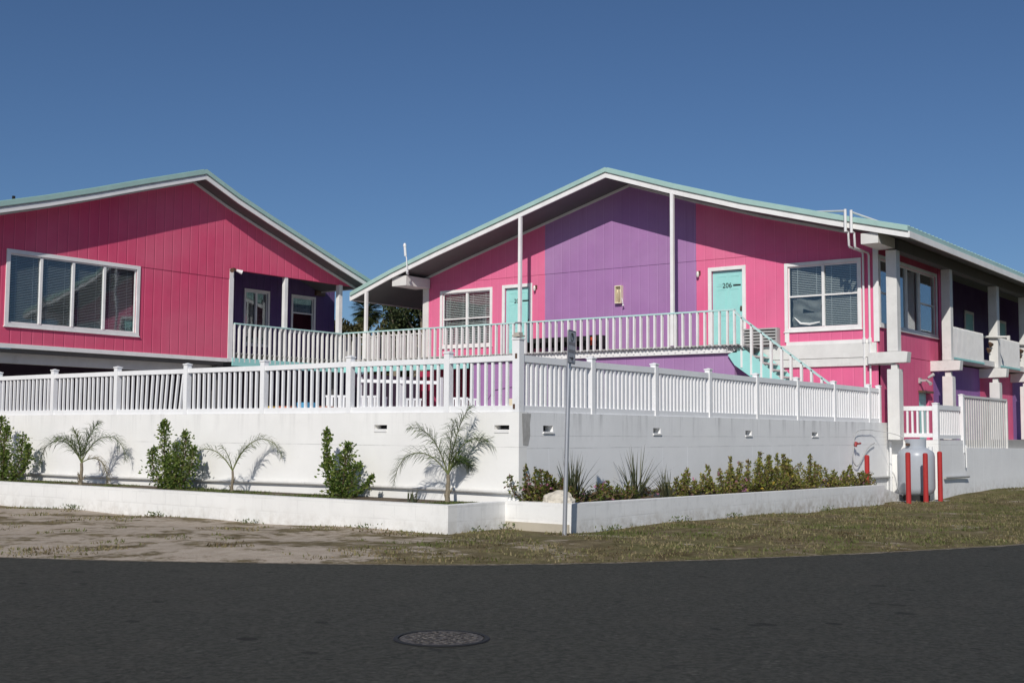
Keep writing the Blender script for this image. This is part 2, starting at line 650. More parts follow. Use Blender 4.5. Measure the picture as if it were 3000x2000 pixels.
M['grass2'] = leafmat('planter_grass_blade', [(.06, .10, .02), (.10, .14, .03), (.15, .16, .05)], .8, .25)
M['treeleaf'] = leafmat('evergreen_foliage', [(.025, .04, .012), (.045, .065, .02), (.08, .09, .03)], .7, .15)
M['treeleaf2'] = leafmat('brownish_foliage', [(.035, .04, .012), (.07, .06, .02), (.10, .09, .03)], .7, .15)
_g = M['grass'].node_tree
_ramp = [n for n in _g.nodes if n.type == 'VALTORGB'][0]
_pos = [n for n in _g.nodes if n.type == 'NEW_GEOMETRY'][0]


def _patch(scale, lo, hi, colr, prev, k=.85):
    nz_ = _g.nodes.new('ShaderNodeTexNoise')
    nz_.inputs['Scale'].default_value = scale
    nz_.inputs['Detail'].default_value = 4
    _g.links.new(_pos.outputs['Position'], nz_.inputs['Vector'])
    mr = _g.nodes.new('ShaderNodeMapRange')
    mr.inputs[1].default_value = lo
    mr.inputs[2].default_value = hi
    mr.inputs[4].default_value = k
    _g.links.new(nz_.outputs['Fac'], mr.inputs[0])
    mx_ = _g.nodes.new('ShaderNodeMix')
    mx_.data_type = 'RGBA'
    _g.links.new(mr.outputs[0], mx_.inputs[0])
    _g.links.new(prev, mx_.inputs[6])
    mx_.inputs[7].default_value = tuple(colr) + (1,)
    return mx_.outputs[2]


_o = _patch(.62, .50, .60, (.10, .13, .03), _ramp.outputs[0])
_o = _patch(1.15, .56, .66, (.10, .06, .035), _o, .8)
for _n in _g.nodes:
    if _n.type == 'BSDF_PRINCIPLED':
        _g.links.new(_o, _n.inputs['Base Color'])
    elif _n.type == 'BSDF_TRANSLUCENT':
        _g.links.new(_o, _n.inputs[0])
M['rock'] = paint('pale_limestone', (.62, .57, .48), rough=.95, var=.2, bump=1.0, scale=9)

# ------------------------------------------------------------------ SETTING
EDGE = [(-6, 60), (-1, 42), (2.4, 28), (4.6, 20.8), (6.1, 16.6), (7.68, 12.95), (8.40, 11.52), (9.17, 10.25), (9.96, 9.03), (10.57, 8.30), (11.65, 7.29), (13.03, 6.37), (14.70, 5.42), (17.22, 4.26), (21.5, 2.7), (28, 1.1), (40, -.6), (70, -2), (160, -3)]


def catmull(P, k=8):
    out = []
    for i in range(len(P) - 1):
        p0 = Vector(P[max(i - 1, 0)]); p1 = Vector(P[i]); p2 = Vector(P[i + 1]); p3 = Vector(P[min(i + 2, len(P) - 1)])
        for j in range(k):
            t = j / k
            out.append(tuple(.5 * ((2 * p1) + (p2 - p0) * t + (2 * p0 - 5 * p1 + 4 * p2 - p3) * t * t + (-p0 + 3 * p1 - 3 * p2 + p3) * t ** 3)))
    out.append(tuple(P[-1]))
    return out


EC = catmull(EDGE)


def edge_dist(x, y):
    """signed distance to the road edge, positive on the verge side"""
    best = 1e9
    s = 1
    for (ax, ay), (bx, by) in zip(EC, EC[1:]):
        dx, dy = bx - ax, by - ay
        L2 = dx * dx + dy * dy
        t = max(0, min(1, ((x - ax) * dx + (y - ay) * dy) / L2))
        px, py = ax + dx * t, ay + dy * t
        d = (x - px) ** 2 + (y - py) ** 2
        if d < best:
            best = d
            s = 1 if (dx * (y - ay) - dy * (x - ax)) > 0 else -1
    return s * math.sqrt(best)


def hump(x, y):
    h = .045 - .004 * max(0, y - 11) ** 1.15
    if x > 16:
        h -= .15 * min(1, (x - 16) / 10)
    h += .10 * math.exp(-((x - 35) ** 2 / 14 + (y - 8.4) ** 2 / 3))
    h += .03 * math.sin(x * 1.3 + y * .7) * math.sin(y * 1.1 - x * .4)
    return h


def gz(x, y, d=None):
    if d is None:
        d = edge_dist(x, y)
    if d < -.15:
        return -.12
    if d < 0:
        return -.012
    k = min(1, d / 1.2)
    return -.006 + (hump(x, y) + .006) * k


# ground: one sheet from the verge to the horizon
xs = [-1500, -600, -250, -120, -60, -30, -12] + [-6 + i * 1.0 for i in range(10)] + [4 + i * .22 for i in range(170)] + [42, 45, 50, 60, 80, 120, 250, 600, 1500]
ys = [-1500, -600, -250, -120, -60, -30, -14, -6, -3] + [0 + i * .22 for i in range(135)] + [30.5, 33, 37, 45, 60, 80, 120, 250, 600, 1500]
vs = []
for x in xs:
    for y in ys:
        if abs(x) > 100 or abs(y) > 100:
            z = -.12
        else:
            z = gz(x, y)
        vs.append((x, y, z))
ny = len(ys)
fs = [(i * ny + j, (i + 1) * ny + j, (i + 1) * ny + j + 1, i * ny + j + 1) for i in range(len(xs) - 1) for j in range(ny - 1)]
gm = MB()
gm.add(vs, fs)
ground = gm.build('ground', M['ground'], smooth=True, fix=False)
tag(ground, 'sandy verge with patches of dry grass between the road and the walls', kind='structure')

# road: edge curve closed far behind the camera
rp = [(x, y, 0) for x, y in EC] + [(160, -150, 0), (-150, -150, 0), (-150, 60, 0)]
rm = MB()
n = len(EC)
# triangulate as strips against an offset inner line so that faces stay well shaped
for i in range(n - 1):
    a, b = EC[i], EC[i + 1]
    rm.add([(a[0], a[1], 0), (b[0], b[1], 0), (b[0] - 3, b[1] - 6, 0), (a[0] - 3, a[1] - 6, 0)], [(0, 3, 2, 1)])
last = [(x - 3, y - 6, 0) for x, y in EC]
for i in range(n - 1):
    a, b = last[i], last[i + 1]
    rm.add([a, b, (b[0] - 80, b[1] - 160, 0), (a[0] - 80, a[1] - 160, 0)], [(0, 3, 2, 1)])
road = rm.build('road', M['road'], fix=False)
tag(road, 'dark grey asphalt road curving past the verge', kind='structure')

# thin worn pale lip along the asphalt edge
em = MB()
from mathutils import noise as mn
ER = catmull(EDGE, 40)


def edge_pt(k):
    a = Vector(ER[max(k - 1, 0)])
    c = Vector(ER[min(k + 1, len(ER) - 1)])
    d = (c - a).normalized()
    nn = Vector((-d.y, d.x))
    p = Vector(ER[k])
    r = .5 + .5 * mn.noise(Vector((p.x * 2.1, p.y * 2.1, 0))) + .6 * abs(mn.noise(Vector((p.x * 9, p.y * 9, 2))))
    q = p - nn * (.005 + .075 * r * r)
    s = p + nn * .06
    return (q.x, q.y, .004), (s.x, s.y, .003)


for i in range(len(ER) - 1):
    a, b_ = edge_pt(i)
    c, d = edge_pt(i + 1)
    em.add([a, c, d, b_], [(0, 1, 2, 3)])
ml = NT('worn_road_edge')
ml.col(ml.mix(ml.noise(9, 5, .8, lo=.4, hi=.6), (.10, .085, .06), (.30, .26, .21)))
ml.rough(.95, .1)
re_ = em.build('road_edge', ml.mat, fix=False)
tag(re_, 'pale sandy lip along the edge of the asphalt', kind='structure')

# raised terrace behind the walls
tm = MB()
tm.box(14.6, 10.75, -.3, 30.3, 60, 1.32)
tm.box(30.3, 9.56, -.3, 44.5, 60, 1.319)
terr = tm.build('terrace', M['grey'])
tag(terr, 'raised concrete terrace held by the white walls', kind='structure')

# ------------------------------------------------------------------ retaining wall
XW, YW = 14.44, 10.61
ZT = 1.755
rw = empty('retaining_wall', (XW, YW, 0), 'tall white masonry retaining wall with a corner, under the vinyl fences', 'wall')
mb = MB(planeX(XW))
hl = [(10.79, 11.07, 1.495, 1.56), (13.24, 13.52, 1.495, 1.56)]
wallgrid(mb, YW, 60, -.3, ZT, hl, .2)
mb.build('wall_face', M['mas_left'], rw, label='sunlit left face of the wall')
mb = MB(planeY(YW))
hr = [(15.06, 15.32, 1.47, 1.56), (18.38, 18.63, 1.455, 1.545), (22.0, 22.27, 1.43, 1.52), (25.3, 25.62, 1.42, 1.50)]
wallgrid(mb, XW + .2, 30.2, -.4, ZT, hr, .17)
mb.build('wall_face', M['mas_right'], rw, label='grey shaded right face of the wall')
# drain slots: dark socket and white lip
for (a0, a1, z0, z1) in hl:
    b = MB(planeX(XW))
    b.box(a0, z0, -.19, a1, z1, -.16)
    s_ = b.build('drain_slot', M['dark'], rw)
    b = MB(planeX(XW))
    b.box(a0 + .005, z0 - .05, -.10, a1 - .005, z0 - .004, .012)
    b.build('lip', M['white'], s_, bevel=.004)
for (a0, a1, z0, z1) in hr:
    b = MB(planeY(YW))
    b.box(a0, z0, -.165, a1, z1, -.14)
    s_ = b.build('drain_slot', M['dark'], rw)
    b = MB(planeY(YW))
    b.box(a0 - .01, z0 - .035, -.05, a1 + .02, z0 - .004, .02)
    b.build('lip', M['white'], s_, bevel=.004)
# pipe running along the foot of both faces
b = MB()
pts = [(XW - .055, YW - .02 + t, .57 + .02 * math.sin(t * .45) - .0015 * t) for t in [i * .8 for i in range(40)]]
b.tube(pts, .026, 8)
b.build('pipe', M['white_old'], rw, smooth=True)
b = MB()
pts = [(XW + .5 + t, YW - .05, .50 - .0062 * t) for t in [i * 1.0 for i in range(16)]] + [(30.15, YW - .05, .40)]
b.tube(pts, .03, 8)
b.build('pipe', M['louver'], rw, smooth=True)
# wet dark patch by the corner and small streaks below fence posts (thin grime crust)
b = MB(planeY(YW))
b.add([(XW + .07, ZT - .02, .003), (XW + .30, ZT - .02, .003), (XW + .27, ZT - .18, .003), (XW + .28, ZT - .34, .003), (XW + .23, ZT - .50, .003), (XW + .10, ZT - .49, .003)], [(0, 5, 4, 3, 2, 1)])
b.build('water_stain', M['stain'], rw)

# jog of the wall at the propane tank, and the side return
b = MB(planeX(30.2))
wallgrid(b, 9.4, YW, -.4, 1.33, [], .2)
b.build('wall_face', M['mas_left'], rw, label='short sunlit return behind the gas tank')
b = MB(planeY(9.4))
wallgrid(b, 30.4, 32.35, -.4, 1.33, [], .2)
b.build('wall_face', M['mas_right'], rw, label='short shaded face right of the gas tank')
b = MB()
b.tube([(30.5, 9.34, .41), (31.5, 9.34, .40), (32.45, 9.33, .39)], .03, 8)
b.build('pipe', M['louver'], rw, smooth=True)
# narrow pilaster with conduit where the wall steps
b = MB()
b.tube([(30.0, 10.52, -.1), (30.0, 10.52, 1.3)], .03, 8)
b.tube([(29.97, 10.60, -.1), (29.97, 10.60, .55)], .02, 6)
b.build('conduit', M['pvc'], rw, smooth=True)

bw = empty('block_wall', (32.4, 9.3, 0), 'low white block wall right of the gas tank rising from the lawn', 'wall')
b = MB(lambda x, z, c: (x, c, z))
b.prism([(32.352, -.4), (60, -.4), (60, .9), (38, 1.08), (32.352, 1.13)], 9.405, 9.6)
b.build('wall_face', M['mas_right'], bw)

# ------------------------------------------------------------------ planters
pl = empty('planter', (13.05, 10.78, 0), 'long low white block planter in front of the sunlit left wall', 'planter', 'white block planters along the retaining wall')
b = MB(planeX(13.05))
wallgrid(b, 10.80, 60, -.4, .437, [], .2)
b.build('planter_wall', M['mas_planter'], pl)
b = MB(planeY(10.80))
wallgrid(b, 13.25, 14.37, -.4, .437, [], .18)
b.build('planter_wall', M['mas_planter2'], pl, label='short shaded end of the planter')
b = MB()
b.box(13.25, 10.95, .1, 14.43, 60, .405)
b.build('soil', M['soil'], pl)

pr = empty('planter', (14.37, 9.625, 0), 'low white block planter with flowering bushes before the shaded right wall', 'planter', 'white block planters along the retaining wall')
b = MB(planeX(14.37))
wallgrid(b, 9.625, 10.80, -.4, .447, [], .2)
b.build('planter_wall', M['mas_planter'], pr, label='short sunlit end of the planter')
b = MB(lambda x, z, c: (x, c, z))
b.prism([(14.57, -.5), (27.0, -.5), (27.0, .325), (20, .395), (14.57, .447)], 9.625, 9.8)
b.build('planter_wall', M['mas_planter2'], pr)
b = MB(lambda x, z, c: (x, c, z))
b.prism([(26.8, -.5), (28.9, -.5), (28.9, .0), (27.6, .22), (27.004, .31), (26.8, .31)], 9.83, 10.6)
b.build('planter_end', M['mas_planter2'], pr)
b = MB(lambda x, z, c: (x, c, z))
b.prism([(14.57, .0), (26.9, .0), (26.9, .28), (14.57, .40)], 9.8, 10.60)
b.build('soil', M['soil'], pr)
b = MB()
b.box(14.345, 9.66, -.3, 14.368, 10.78, .155)
b.build('concrete_footing', paint('bare_concrete', (.50, .45, .36), rough=.95, dirt=.6), pr)

# ------------------------------------------------------------------ vinyl fences
def fence_post(b, x, y, z0, z1, w_=.105):
    h = w_ / 2
    b.box(x - h, y - h, z0, x + h, y + h, z1 - .03)
    b.box(x - h - .012, y - h - .012, z1 - .03, x + h + .012, y + h + .012, z1 - .008)
    b.add([(x - h, y - h, z1 - .008), (x + h, y - h, z1 - .008), (x + h, y + h, z1 - .008), (x - h, y + h, z1 - .008), (x, y, z1 + .012)], [(0, 1, 4), (1, 2, 4), (2, 3, 4), (3, 0, 4)])


def fence_bay(par, axis, c, a0, a1, z0, z1, n, bot=.095, top=.085, pk=.036, seed=0, mat=None, tilt=0):
    """one bay: bottom rail, top rail, a panel of pickets. axis 'X' = fence in plane X=c running along Y"""
    mat = mat or M['vinyl']
    rnd = random.Random(seed)
    mp = (lambda a, z, d: (c + d, a, z)) if axis == 'X' else (lambda a, z, d: (a, c + d, z))
    sag = rnd.uniform(-.006, .006)
    b = MB(mp)
    b.box(a0, z0, -.035, a1, z0 + bot, .035)
    b.build('bottom_rail', mat, par)
    b = MB(mp)
    zt0, zt1 = z1 + sag, z1 - sag
    vs = [(a0, zt0 - top, -.038), (a1, zt1 - top, -.038), (a1, zt1, -.038), (a0, zt0, -.038), (a0, zt0 - top, .038), (a1, zt1 - top, .038), (a1, zt1, .038), (a0, zt0, .038)]
    b.add(vs, [(0, 1, 2, 3), (7, 6, 5, 4), (0, 4, 5, 1), (3, 2, 6, 7), (0, 3, 7, 4), (1, 5, 6, 2)])
    b.build('top_rail', mat, par)
    b = MB(mp)
    sp = (a1 - a0) / (n + 1)
    for i in range(n):
        a = a0 + sp * (i + 1) + rnd.uniform(-.006, .006)
        t = tilt * (1 - i / n) ** 1.3 + rnd.uniform(-.005, .005)
        h = pk / 2
        za, zb = z0 + bot - .005, z1 - top + .01
        vs = [(a - h, za, -h), (a + h, za, -h), (a + h, za, h), (a - h, za, h), (a - h + t, zb, -h), (a + h + t, zb, -h), (a + h + t, zb, h), (a - h + t, zb, h)]
        b.add(vs, [(0, 1, 2, 3), (7, 6, 5, 4), (0, 4, 5, 1), (1, 5, 6, 2), (2, 6, 7, 3), (3, 7, 4, 0)])
    b.build('picket_panel', mat, par)


fl = empty('vinyl_fence', (14.50, 10.61, 1.75), 'white vinyl picket fence on top of the sunlit left wall', 'fence')
ypost = [12.02, 14.13, 16.23, 18.34, 20.48, 22.64, 24.74, 26.85]
for i, y in enumerate(ypost):
    b = MB()
    fence_post(b, 14.50, y, 1.757, 2.70)
    b.build('post', M['vinyl'], fl)
ya = 10.68
for i, y in enumerate(ypost):
    fence_bay(fl, 'X', 14.50, ya + .055, y - .055, 1.757, 2.60, 13 if i else 8, pk=.040, seed=i, tilt=(.0 if i != 4 else -.09))
    ya = y
# tall corner post with its empty rail sockets
b = MB()
fence_post(b, 14.51, 10.68, 1.757, 2.86, .125)
b.build('corner_post', M['vinyl'], fl)
for (y0, z0) in ((10.655, 2.55), (10.69, 1.80)):
    b = MB(planeX(14.4465))
    b.box(y0, z0, 0, y0 + .04, z0 + .075, .002)
    b.build('rail_socket', M['brown'], fl)
b = MB()
b.box(14.44, 10.61, 2.875, 14.58, 10.75, 2.90)
b.box(14.45, 10.63, 2.90, 14.55, 10.73, 2.94)
b.build('old_cap', paint('rusty_cap', (.50, .46, .40), dirt=.7, dirtcol=(.22, .13, .07)), fl)

fr = empty('vinyl_fence', (14.60, 10.67, 1.75), 'white vinyl picket fence on top of the shaded right wall', 'fence')
xpost = [16.49, 18.53, 20.56, 22.62, 24.63, 26.71, 28.9, 29.62]
for x in xpost:
    b = MB()
    fence_post(b, x, 10.67, 1.757 - (.10 if x > 16 else 0), 2.68)
    b.build('post', M['vinyl'], fr)
xa = 14.52
for i, x in enumerate(xpost):
    k = 14 if i < 7 else 4
    fence_bay(fr, 'Y', 10.67, xa + .06, x - .055, 1.757, 2.60, k, pk=.050, seed=20 + i, top=.10)
    xa = x
# backing slats of the shaded fence: second row of pickets behind, seen through the gaps (privacy fence)

# low fence over the wall step
fg = empty('vinyl_fence', (30.25, 10.4, 1.33), 'short low white fence bay over the wall step behind the gas tank', 'fence')
for (x, y) in ((30.27, 10.50), (30.27, 9.47)):
    b = MB()
    fence_post(b, x, y, 1.334, 2.25, .13)
    b.build('post', M['vinyl'], fg)
fence_bay(fg, 'X', 30.27, 9.54, 10.43, 1.40, 2.17, 6, pk=.045, seed=40, bot=.10, top=.11)
fs_ = empty('vinyl_fence', (30.4, 9.47, 1.33), 'narrow white fence bay with close pickets beside the tall slatted screen', 'fence')
fence_bay(fs_, 'Y', 9.47, 30.34, 32.2, 1.36, 2.20, 12, pk=.05, seed=41, bot=.10, top=.12)
b = MB()
fence_post(b, 32.3, 9.44, 1.0, 2.52, .11)
b.build('post', M['vinyl'], fs_)
b = MB()
b.tube([(32.33, 9.36, 1.2), (32.36, 9.36, .62)], .02, 6)
b.build('conduit', M['pvc'], fs_, smooth=True)

ft = empty('slatted_screen', (32.5, 9.45, 1.13), 'tall white slatted screen fence on the block wall at the right', 'fence')
b = MB()
n_ = 38
for i in range(n_):
    x = 32.50 + i * (4.05 / n_)
    b.box(x, 9.43 + (.018 if i % 2 else 0), 1.10, x + .075, 9.45 + (.018 if i % 2 else 0), 2.44)
b.build('slat_panel', M['white_old'], ft)
b = MB()
b.box(32.42, 9.41, 2.44, 36.62, 9.50, 2.50)
b.build('top_rail', M['white_old'], ft)
b = MB()
b.box(36.57, 9.41, 1.08, 36.65, 9.49, 2.44)
b.build('post', M['white_old'], ft)
b = MB()
b.box(34.55, 9.47, 1.1, 34.63, 9.55, 2.44)
b.build('post', M['white_old'], ft)

# ------------------------------------------------------------------ building helpers
def window(par, mp, a0, a1, z0, z1, mull=(), meet=None, trim=.09, blinds=True, deep=.10, apron=False, tilt=.6, units=None, blind_drop=None, matf=None, gap=.042, bm_='blind'):
    """outer trim edge a0..a1, z0..z1; the wall hole is trim inside of it."""
    matf = matf or M['white']
    b = MB(mp)
    t = trim
    b.box(a0, z1 - t, -.002, a1, z1, .03)
    b.box(a0, z0, -.002, a1, z0 + t * .8, .035)
    b.box(a0, z0 + t * .8, -.002, a0 + t, z1 - t, .03)
    b.box(a1 - t, z0 + t * .8, -.002, a1, z1 - t, .03)
    b.box(a0 - .02, z0 - .03, -.001, a1 + .02, z0 - .001, .05)
    i0, i1, j0, j1 = a0 + t, a1 - t, z0 + t * .8, z1 - t
    # sash frame set in the hole
    s = .035
    b.box(i0, j1 - s, -.07, i1, j1, -.02)
    b.box(i0, j0, -.07, i1, j0 + s, -.02)
    b.box(i0, j0 + s, -.07, i0 + s, j1 - s, -.02)
    b.box(i1 - s, j0 + s, -.07, i1, j1 - s, -.02)
    for m_ in mull:
        b.box(m_ - .035, j0 + s, -.072, m_ + .035, j1 - s, .0)
    if meet is not None:
        xs_ = [i0 + s] + [q for m_ in mull for q in (m_ - .035, m_ + .035)] + [i1 - s]
        mt = meet if isinstance(meet, (list, tuple)) else [meet] * (len(xs_) // 2)
        for k in range(0, len(xs_), 2):
            if mt[k // 2] is not None:
                b.box(xs_[k], mt[k // 2] - .02, -.066, xs_[k + 1], mt[k // 2] + .02, -.012)
    fr_ = b.build('window', matf, par)
    b = MB(mp)
    b.box(i0 + s, j0 + s, -.052, i1 - s, j1 - s, -.046)
    b.build('pane', M['glass'], fr_)
    if blinds:
        b = MB(mp)
        lims = [i0 + s] + list(mull) + [i1 - s]
        rnd = random.Random(int(a0 * 100))
        for k in range(len(lims) - 1):
            p0, p1 = lims[k] + .03, lims[k + 1] - .03
            zb = j0 + s + .02
            if blind_drop:
                zb = blind_drop[k]
            z = j1 - s - .02
            skew = rnd.uniform(-.012, .012)
            while z > zb:
                h = .038 * math.sin(tilt)
                d = .038 * math.cos(tilt)
                w0 = rnd.uniform(-.003, .003)
                b.add([(p0, z + h / 2 + w0, -.12), (p1, z + h / 2 + skew * .4, -.12), (p1, z - h / 2 + skew * .4, -.12 + d), (p0, z - h / 2 + w0, -.12 + d),
                       (p0, z + h / 2 + w0 + .002, -.121), (p1, z + h / 2 + skew * .4 + .002, -.121), (p1, z - h / 2 + skew * .4 + .002, -.121 + d), (p0, z - h / 2 + w0 + .002, -.121 + d)],
                      [(0, 1, 2, 3), (7, 6, 5, 4), (0, 4, 5, 1), (3, 2, 6, 7), (0, 3, 7, 4), (1, 5, 6, 2)])
                z -= gap
            for q in (.2, .8):
                xq = p0 + (p1 - p0) * q
                b.box(xq - .006, zb, -.085, xq + .006, j1 - s, -.083)
        b.build('blind', M[bm_], fr_)
    return (i0, i1, j0, j1)


def hole(a0, a1, z0, z1, trim=.09):
    return (a0 + trim, a1 - trim, z0 + trim * .8, z1 - trim)


def text_mesh(body, size, mat, parent, origin, xdir, ydir, thick=.003, name='number'):
    cu = bpy.data.curves.new(name, 'FONT')
    cu.body = body
    cu.size = size
    cu.extrude = thick
    cu.align_x = 'CENTER'
    cu.align_y = 'CENTER'
    to = bpy.data.objects.new(name, cu)
    C.objects.link(to)
    dg = bpy.context.evaluated_depsgraph_get()
    me = bpy.data.meshes.new_from_object(to.evaluated_get(dg))
    bpy.data.objects.remove(to)
    xd = Vector(xdir).normalized(); yd = Vector(ydir).normalized(); zd = xd.cross(yd)
    off = Vector(parent_world(parent))
    for v in me.vertices:
        v.co = Vector(origin) - off + xd * v.co.x + yd * v.co.y + zd * v.co.z
    me.materials.clear()
    me.materials.append(mat)
    o = bpy.data.objects.new(name, me)
    C.objects.link(o)
    o.parent = parent
    return o


def door(par, a0, a1, z0, z1, num, trim=.10):
    """door in the gable wall plane: outer trim a0..a1, top z1"""
    mp = planeX(29.92)
    b = MB(mp)
    b.box(a0, z1 - trim, -.002, a1, z1, .03)
    b.box(a0, z0, -.002, a0 + trim, z1 - trim, .03)
    b.box(a1 - trim, z0, -.002, a1, z1 - trim, .03)
    fr_ = b.build('door_frame', M['white'], par)
    i0, i1, j1 = a0 + trim, a1 - trim, z1 - trim
    b = MB(mp)
    b.box(i0, z0 + .02, -.10, i1, j1, -.06)
    W_ = i1 - i0
    # six raised panels
    for (u0, u1, v0, v1) in ((.13, .45, .80, .93), (.55, .87, .80, .93), (.13, .45, .42, .76), (.55, .87, .42, .76), (.13, .45, .08, .36), (.55, .87, .08, .36)):
        H_ = j1 - z0
        x0, x1, y0, y1 = i0 + u0 * W_, i0 + u1 * W_, z0 + v0 * H_, z0 + v1 * H_
        q = .018
        b.box(x0, y0, -.061, x1, y0 + q, -.052)
        b.box(x0, y1 - q, -.061, x1, y1, -.052)
        b.box(x0, y0 + q, -.061, x0 + q, y1 - q, -.052)
        b.box(x1 - q, y0 + q, -.061, x1, y1 - q, -.052)
        b.box(x0 + .04, y0 + .04, -.061, x1 - .04, y1 - .04, -.054)
    d = b.build('door', M['teal'], par)
    b = MB(mp)
    b.box(i0 + .05, z0 + 1.0, -.062, i0 + .10, z0 + 1.14, -.045)
    b.box(i0 + .05, z0 + 1.05, -.045, i0 + .09, z0 + 1.09, -.01)
    b.build('handle', M['brown'], d)
    if num:
        text_mesh(num, .19, M['black'], d, (29.92 + .050, (i0 + i1) / 2 + .02, j1 - .42), (0, -1, 0), (0, 0, 1))
        b = MB(mp)
        b.box(i0 + .08, j1 - .44, -.058, (i0 + i1) / 2 - .16, j1 - .40, -.05)
        b.build('number_bar', M['black'], d)
    b = MB(mp)
    b.box(i0 - .02, z0, -.16, i1 + .02, j1 + .02, -.12)
    b.build('door_backing', M['dark'], d)
    return fr_


def wall_lamp(par, mp, a, z):
    b = MB(mp)
    b.box(a - .04, z - .04, 0, a + .04, z + .08, .03)
    b.box(a - .02, z + .02, .03, a + .02, z + .06, .10)
    o = b.build('wall_lamp', M['brown'], par)
    x, y, zz = mp(a, z, .10)
    b = MB()
    b.lathe(x, y, [(.02, zz - .10), (.035, zz - .08), (.042, zz - .02), (.035, zz + .03), (.02, zz + .06)], 12)
    b.build('lamp_glass', M['amber'], o, smooth=True)


def roof_set(bld, prof, mp3, c0, c1, teal_lip=.03):
    """mp3 maps (a, z, c). c0 is the near rake plane, c1 the far end (c grows away)"""
    s = 1
    top = MB(mp3)
    band(top, prof, -.125, 0, c0 - .035, c1)
    # standing ribs
    c = c0 + .12
    while c < c1:
        band(top, prof, 0, .022, c, c + .04)
        c += .305
    top.build('metal_roof', M['teal_roof'], bld)
    d = MB(mp3)
    inner = [(a, z) for a, z in prof]
    band(d, inner, -.25, -.127, c0 + .045, c1)
    d.build('roof_deck', M['soffit'], bld)
    f = MB(mp3)
    band(f, prof, -.285, -.165, c0, c0 + .043)
    f.build('rake_board', M['white'], bld)
    f = MB(mp3)
    band(f, prof, -.155, -.128, c0 + .02, c0 + .043)
    f.build('rake_strip', M['white_old'], bld)
    # eave boards
    for (a, z), sgn in ((prof[0], -1), (prof[-1], 1)):
        f = MB(mp3)
        a0, a1 = (a - .035, a - .002) if sgn < 0 else (a + .002, a + .035)
        f.box(a0, z - .28, c0, a1, z - .128, c1)
        f.build('eave_board', M['white'], bld)


# ------------------------------------------------------------------ RIGHT BUILDING
XG, XR = 29.92, 28.58
RP = [(9.51, 6.43), (11.52, 6.94), (13.88, 7.58), (15.94, 8.22), (18.03, 8.92), (20.92, 8.12), (24.27, 7.19), (26.09, 6.65), (27.91, 6.02)]
rb = empty('beach_building', (29.92, 18.0, 1.33), 'pink and purple two-storey building with a walkway and stairs, on the right', 'building', 'gabled beach buildings')
roof_set(rb, RP, lambda a, z, c: (c, a, z), XR, 62)
GW = MB  # shorthand
YP0, YP1 = 15.88, 21.03
WR = (11.17, 13.26, 4.15, 5.96)     # right window outer trim
WL = (23.04, 25.17, 4.15, 6.0)      # left window
DR = (14.38, 15.51, 3.78, 6.02)
DL = (21.50, 22.65, 3.78, 6.02)
ZS = 6.262


def dhole(d):
    return (d[0] + .10, d[1] - .10, d[2], d[3] - .10)


def gable_zone(name_mat, a0, a1, holes, zb=3.78):
    b = MB(planeX(XG))
    wallgrid(b, a0, a1, zb, ZS, holes, .14)
    b.build('wall', name_mat, rb)
    # upper siding course, slightly proud of the lower one, follows the roof
    b = MB(lambda y, z, c: (c, y, z))
    pts = [(a0, ZS - .012), (a1, ZS - .012)]
    ys_ = [a1] + [p[0] for p in reversed(RP) if a0 < p[0] < a1] + [a0]
    top = [(y, zat(RP, y) - .255) for y in ys_]
    if top[0][1] < ZS:
        return
    top = [t for t in top if t[1] > ZS]
    b.prism(pts + top, XG - .014, XG + .12)
    b.build('wall', name_mat, rb)


gable_zone(M['pink_y'], 10.77, YP0, [hole(*WR), dhole(DR)])
gable_zone(M['purple_y'], YP0, YP1, [])
gable_zone(M['pink_y'], YP1, 25.68, [hole(*WL), dhole(DL)])
window(rb, planeX(XG), *WR, mull=(12.20,), meet=5.07, tilt=.55, bm_='blind_mid', gap=.046, blind_drop=(4.27, 5.1))
window(rb, planeX(XG), *WL, mull=(24.08,), meet=5.07, tilt=.6, gap=.055, blind_drop=(4.27, 4.27))
# sagging torn insect screen in the lower left sash
b = MB()
nx, nz = 14, 18
vs_ = []
for i in range(nx + 1):
    for k in range(nz + 1):
        y = 12.28 + .80 * (i / nx)
        z = 4.30 + .70 * (k / nz) ** 1.1
        d = .03 * math.sin(i * 1.1 + k * .35) + .03 * math.sin(k * .9 - i * .4)
        if k > nz * .55:
            z -= .05 * math.sin(i * .45)
        vs_.append((XG + .10 + d * .7, y, z))
b.add(vs_, [(i * (nz + 1) + k, (i + 1) * (nz + 1) + k, (i + 1) * (nz + 1) + k + 1, i * (nz + 1) + k + 1) for i in range(nx) for k in range(nz) if not (3 < i < 9 and 8 < k < 11)])
b.build('torn_screen', paint('torn_screen_mesh', (.22, .22, .21), rough=.6), rb, smooth=True)
b = MB()
b.tube([(XG + .055, 13.02, 4.52), (XG + .06, 12.85, 4.36), (XG + .07, 12.60, 4.33), (XG + .06, 12.32, 4.37)], [.012, .03, .035, .02], 6)
b.build('screen_roll', M['blind'], rb, smooth=True)
door(rb, *DR, '206')
door(rb, *DL, '205')
wall_lamp(rb, planeX(XG), 15.79, 5.88)
wall_lamp(rb, planeX(XG), 21.36, 5.86)
# room behind windows
b = MB()
b.box(31.2, 11.0, 3.79, 31.3, 25.4, 6.2)
b.build('inner_wall', M['inner'], rb)
b = MB()
b.box(30.07, 11.1, 3.60, 55, 25.6, 3.77)
b.build('upper_floor', M['dark'], rb)
b = MB()
b.box(30.07, 25.56, 1.33, 60, 25.68, 6.2)
b.build('wall', M['pink_x'], rb)
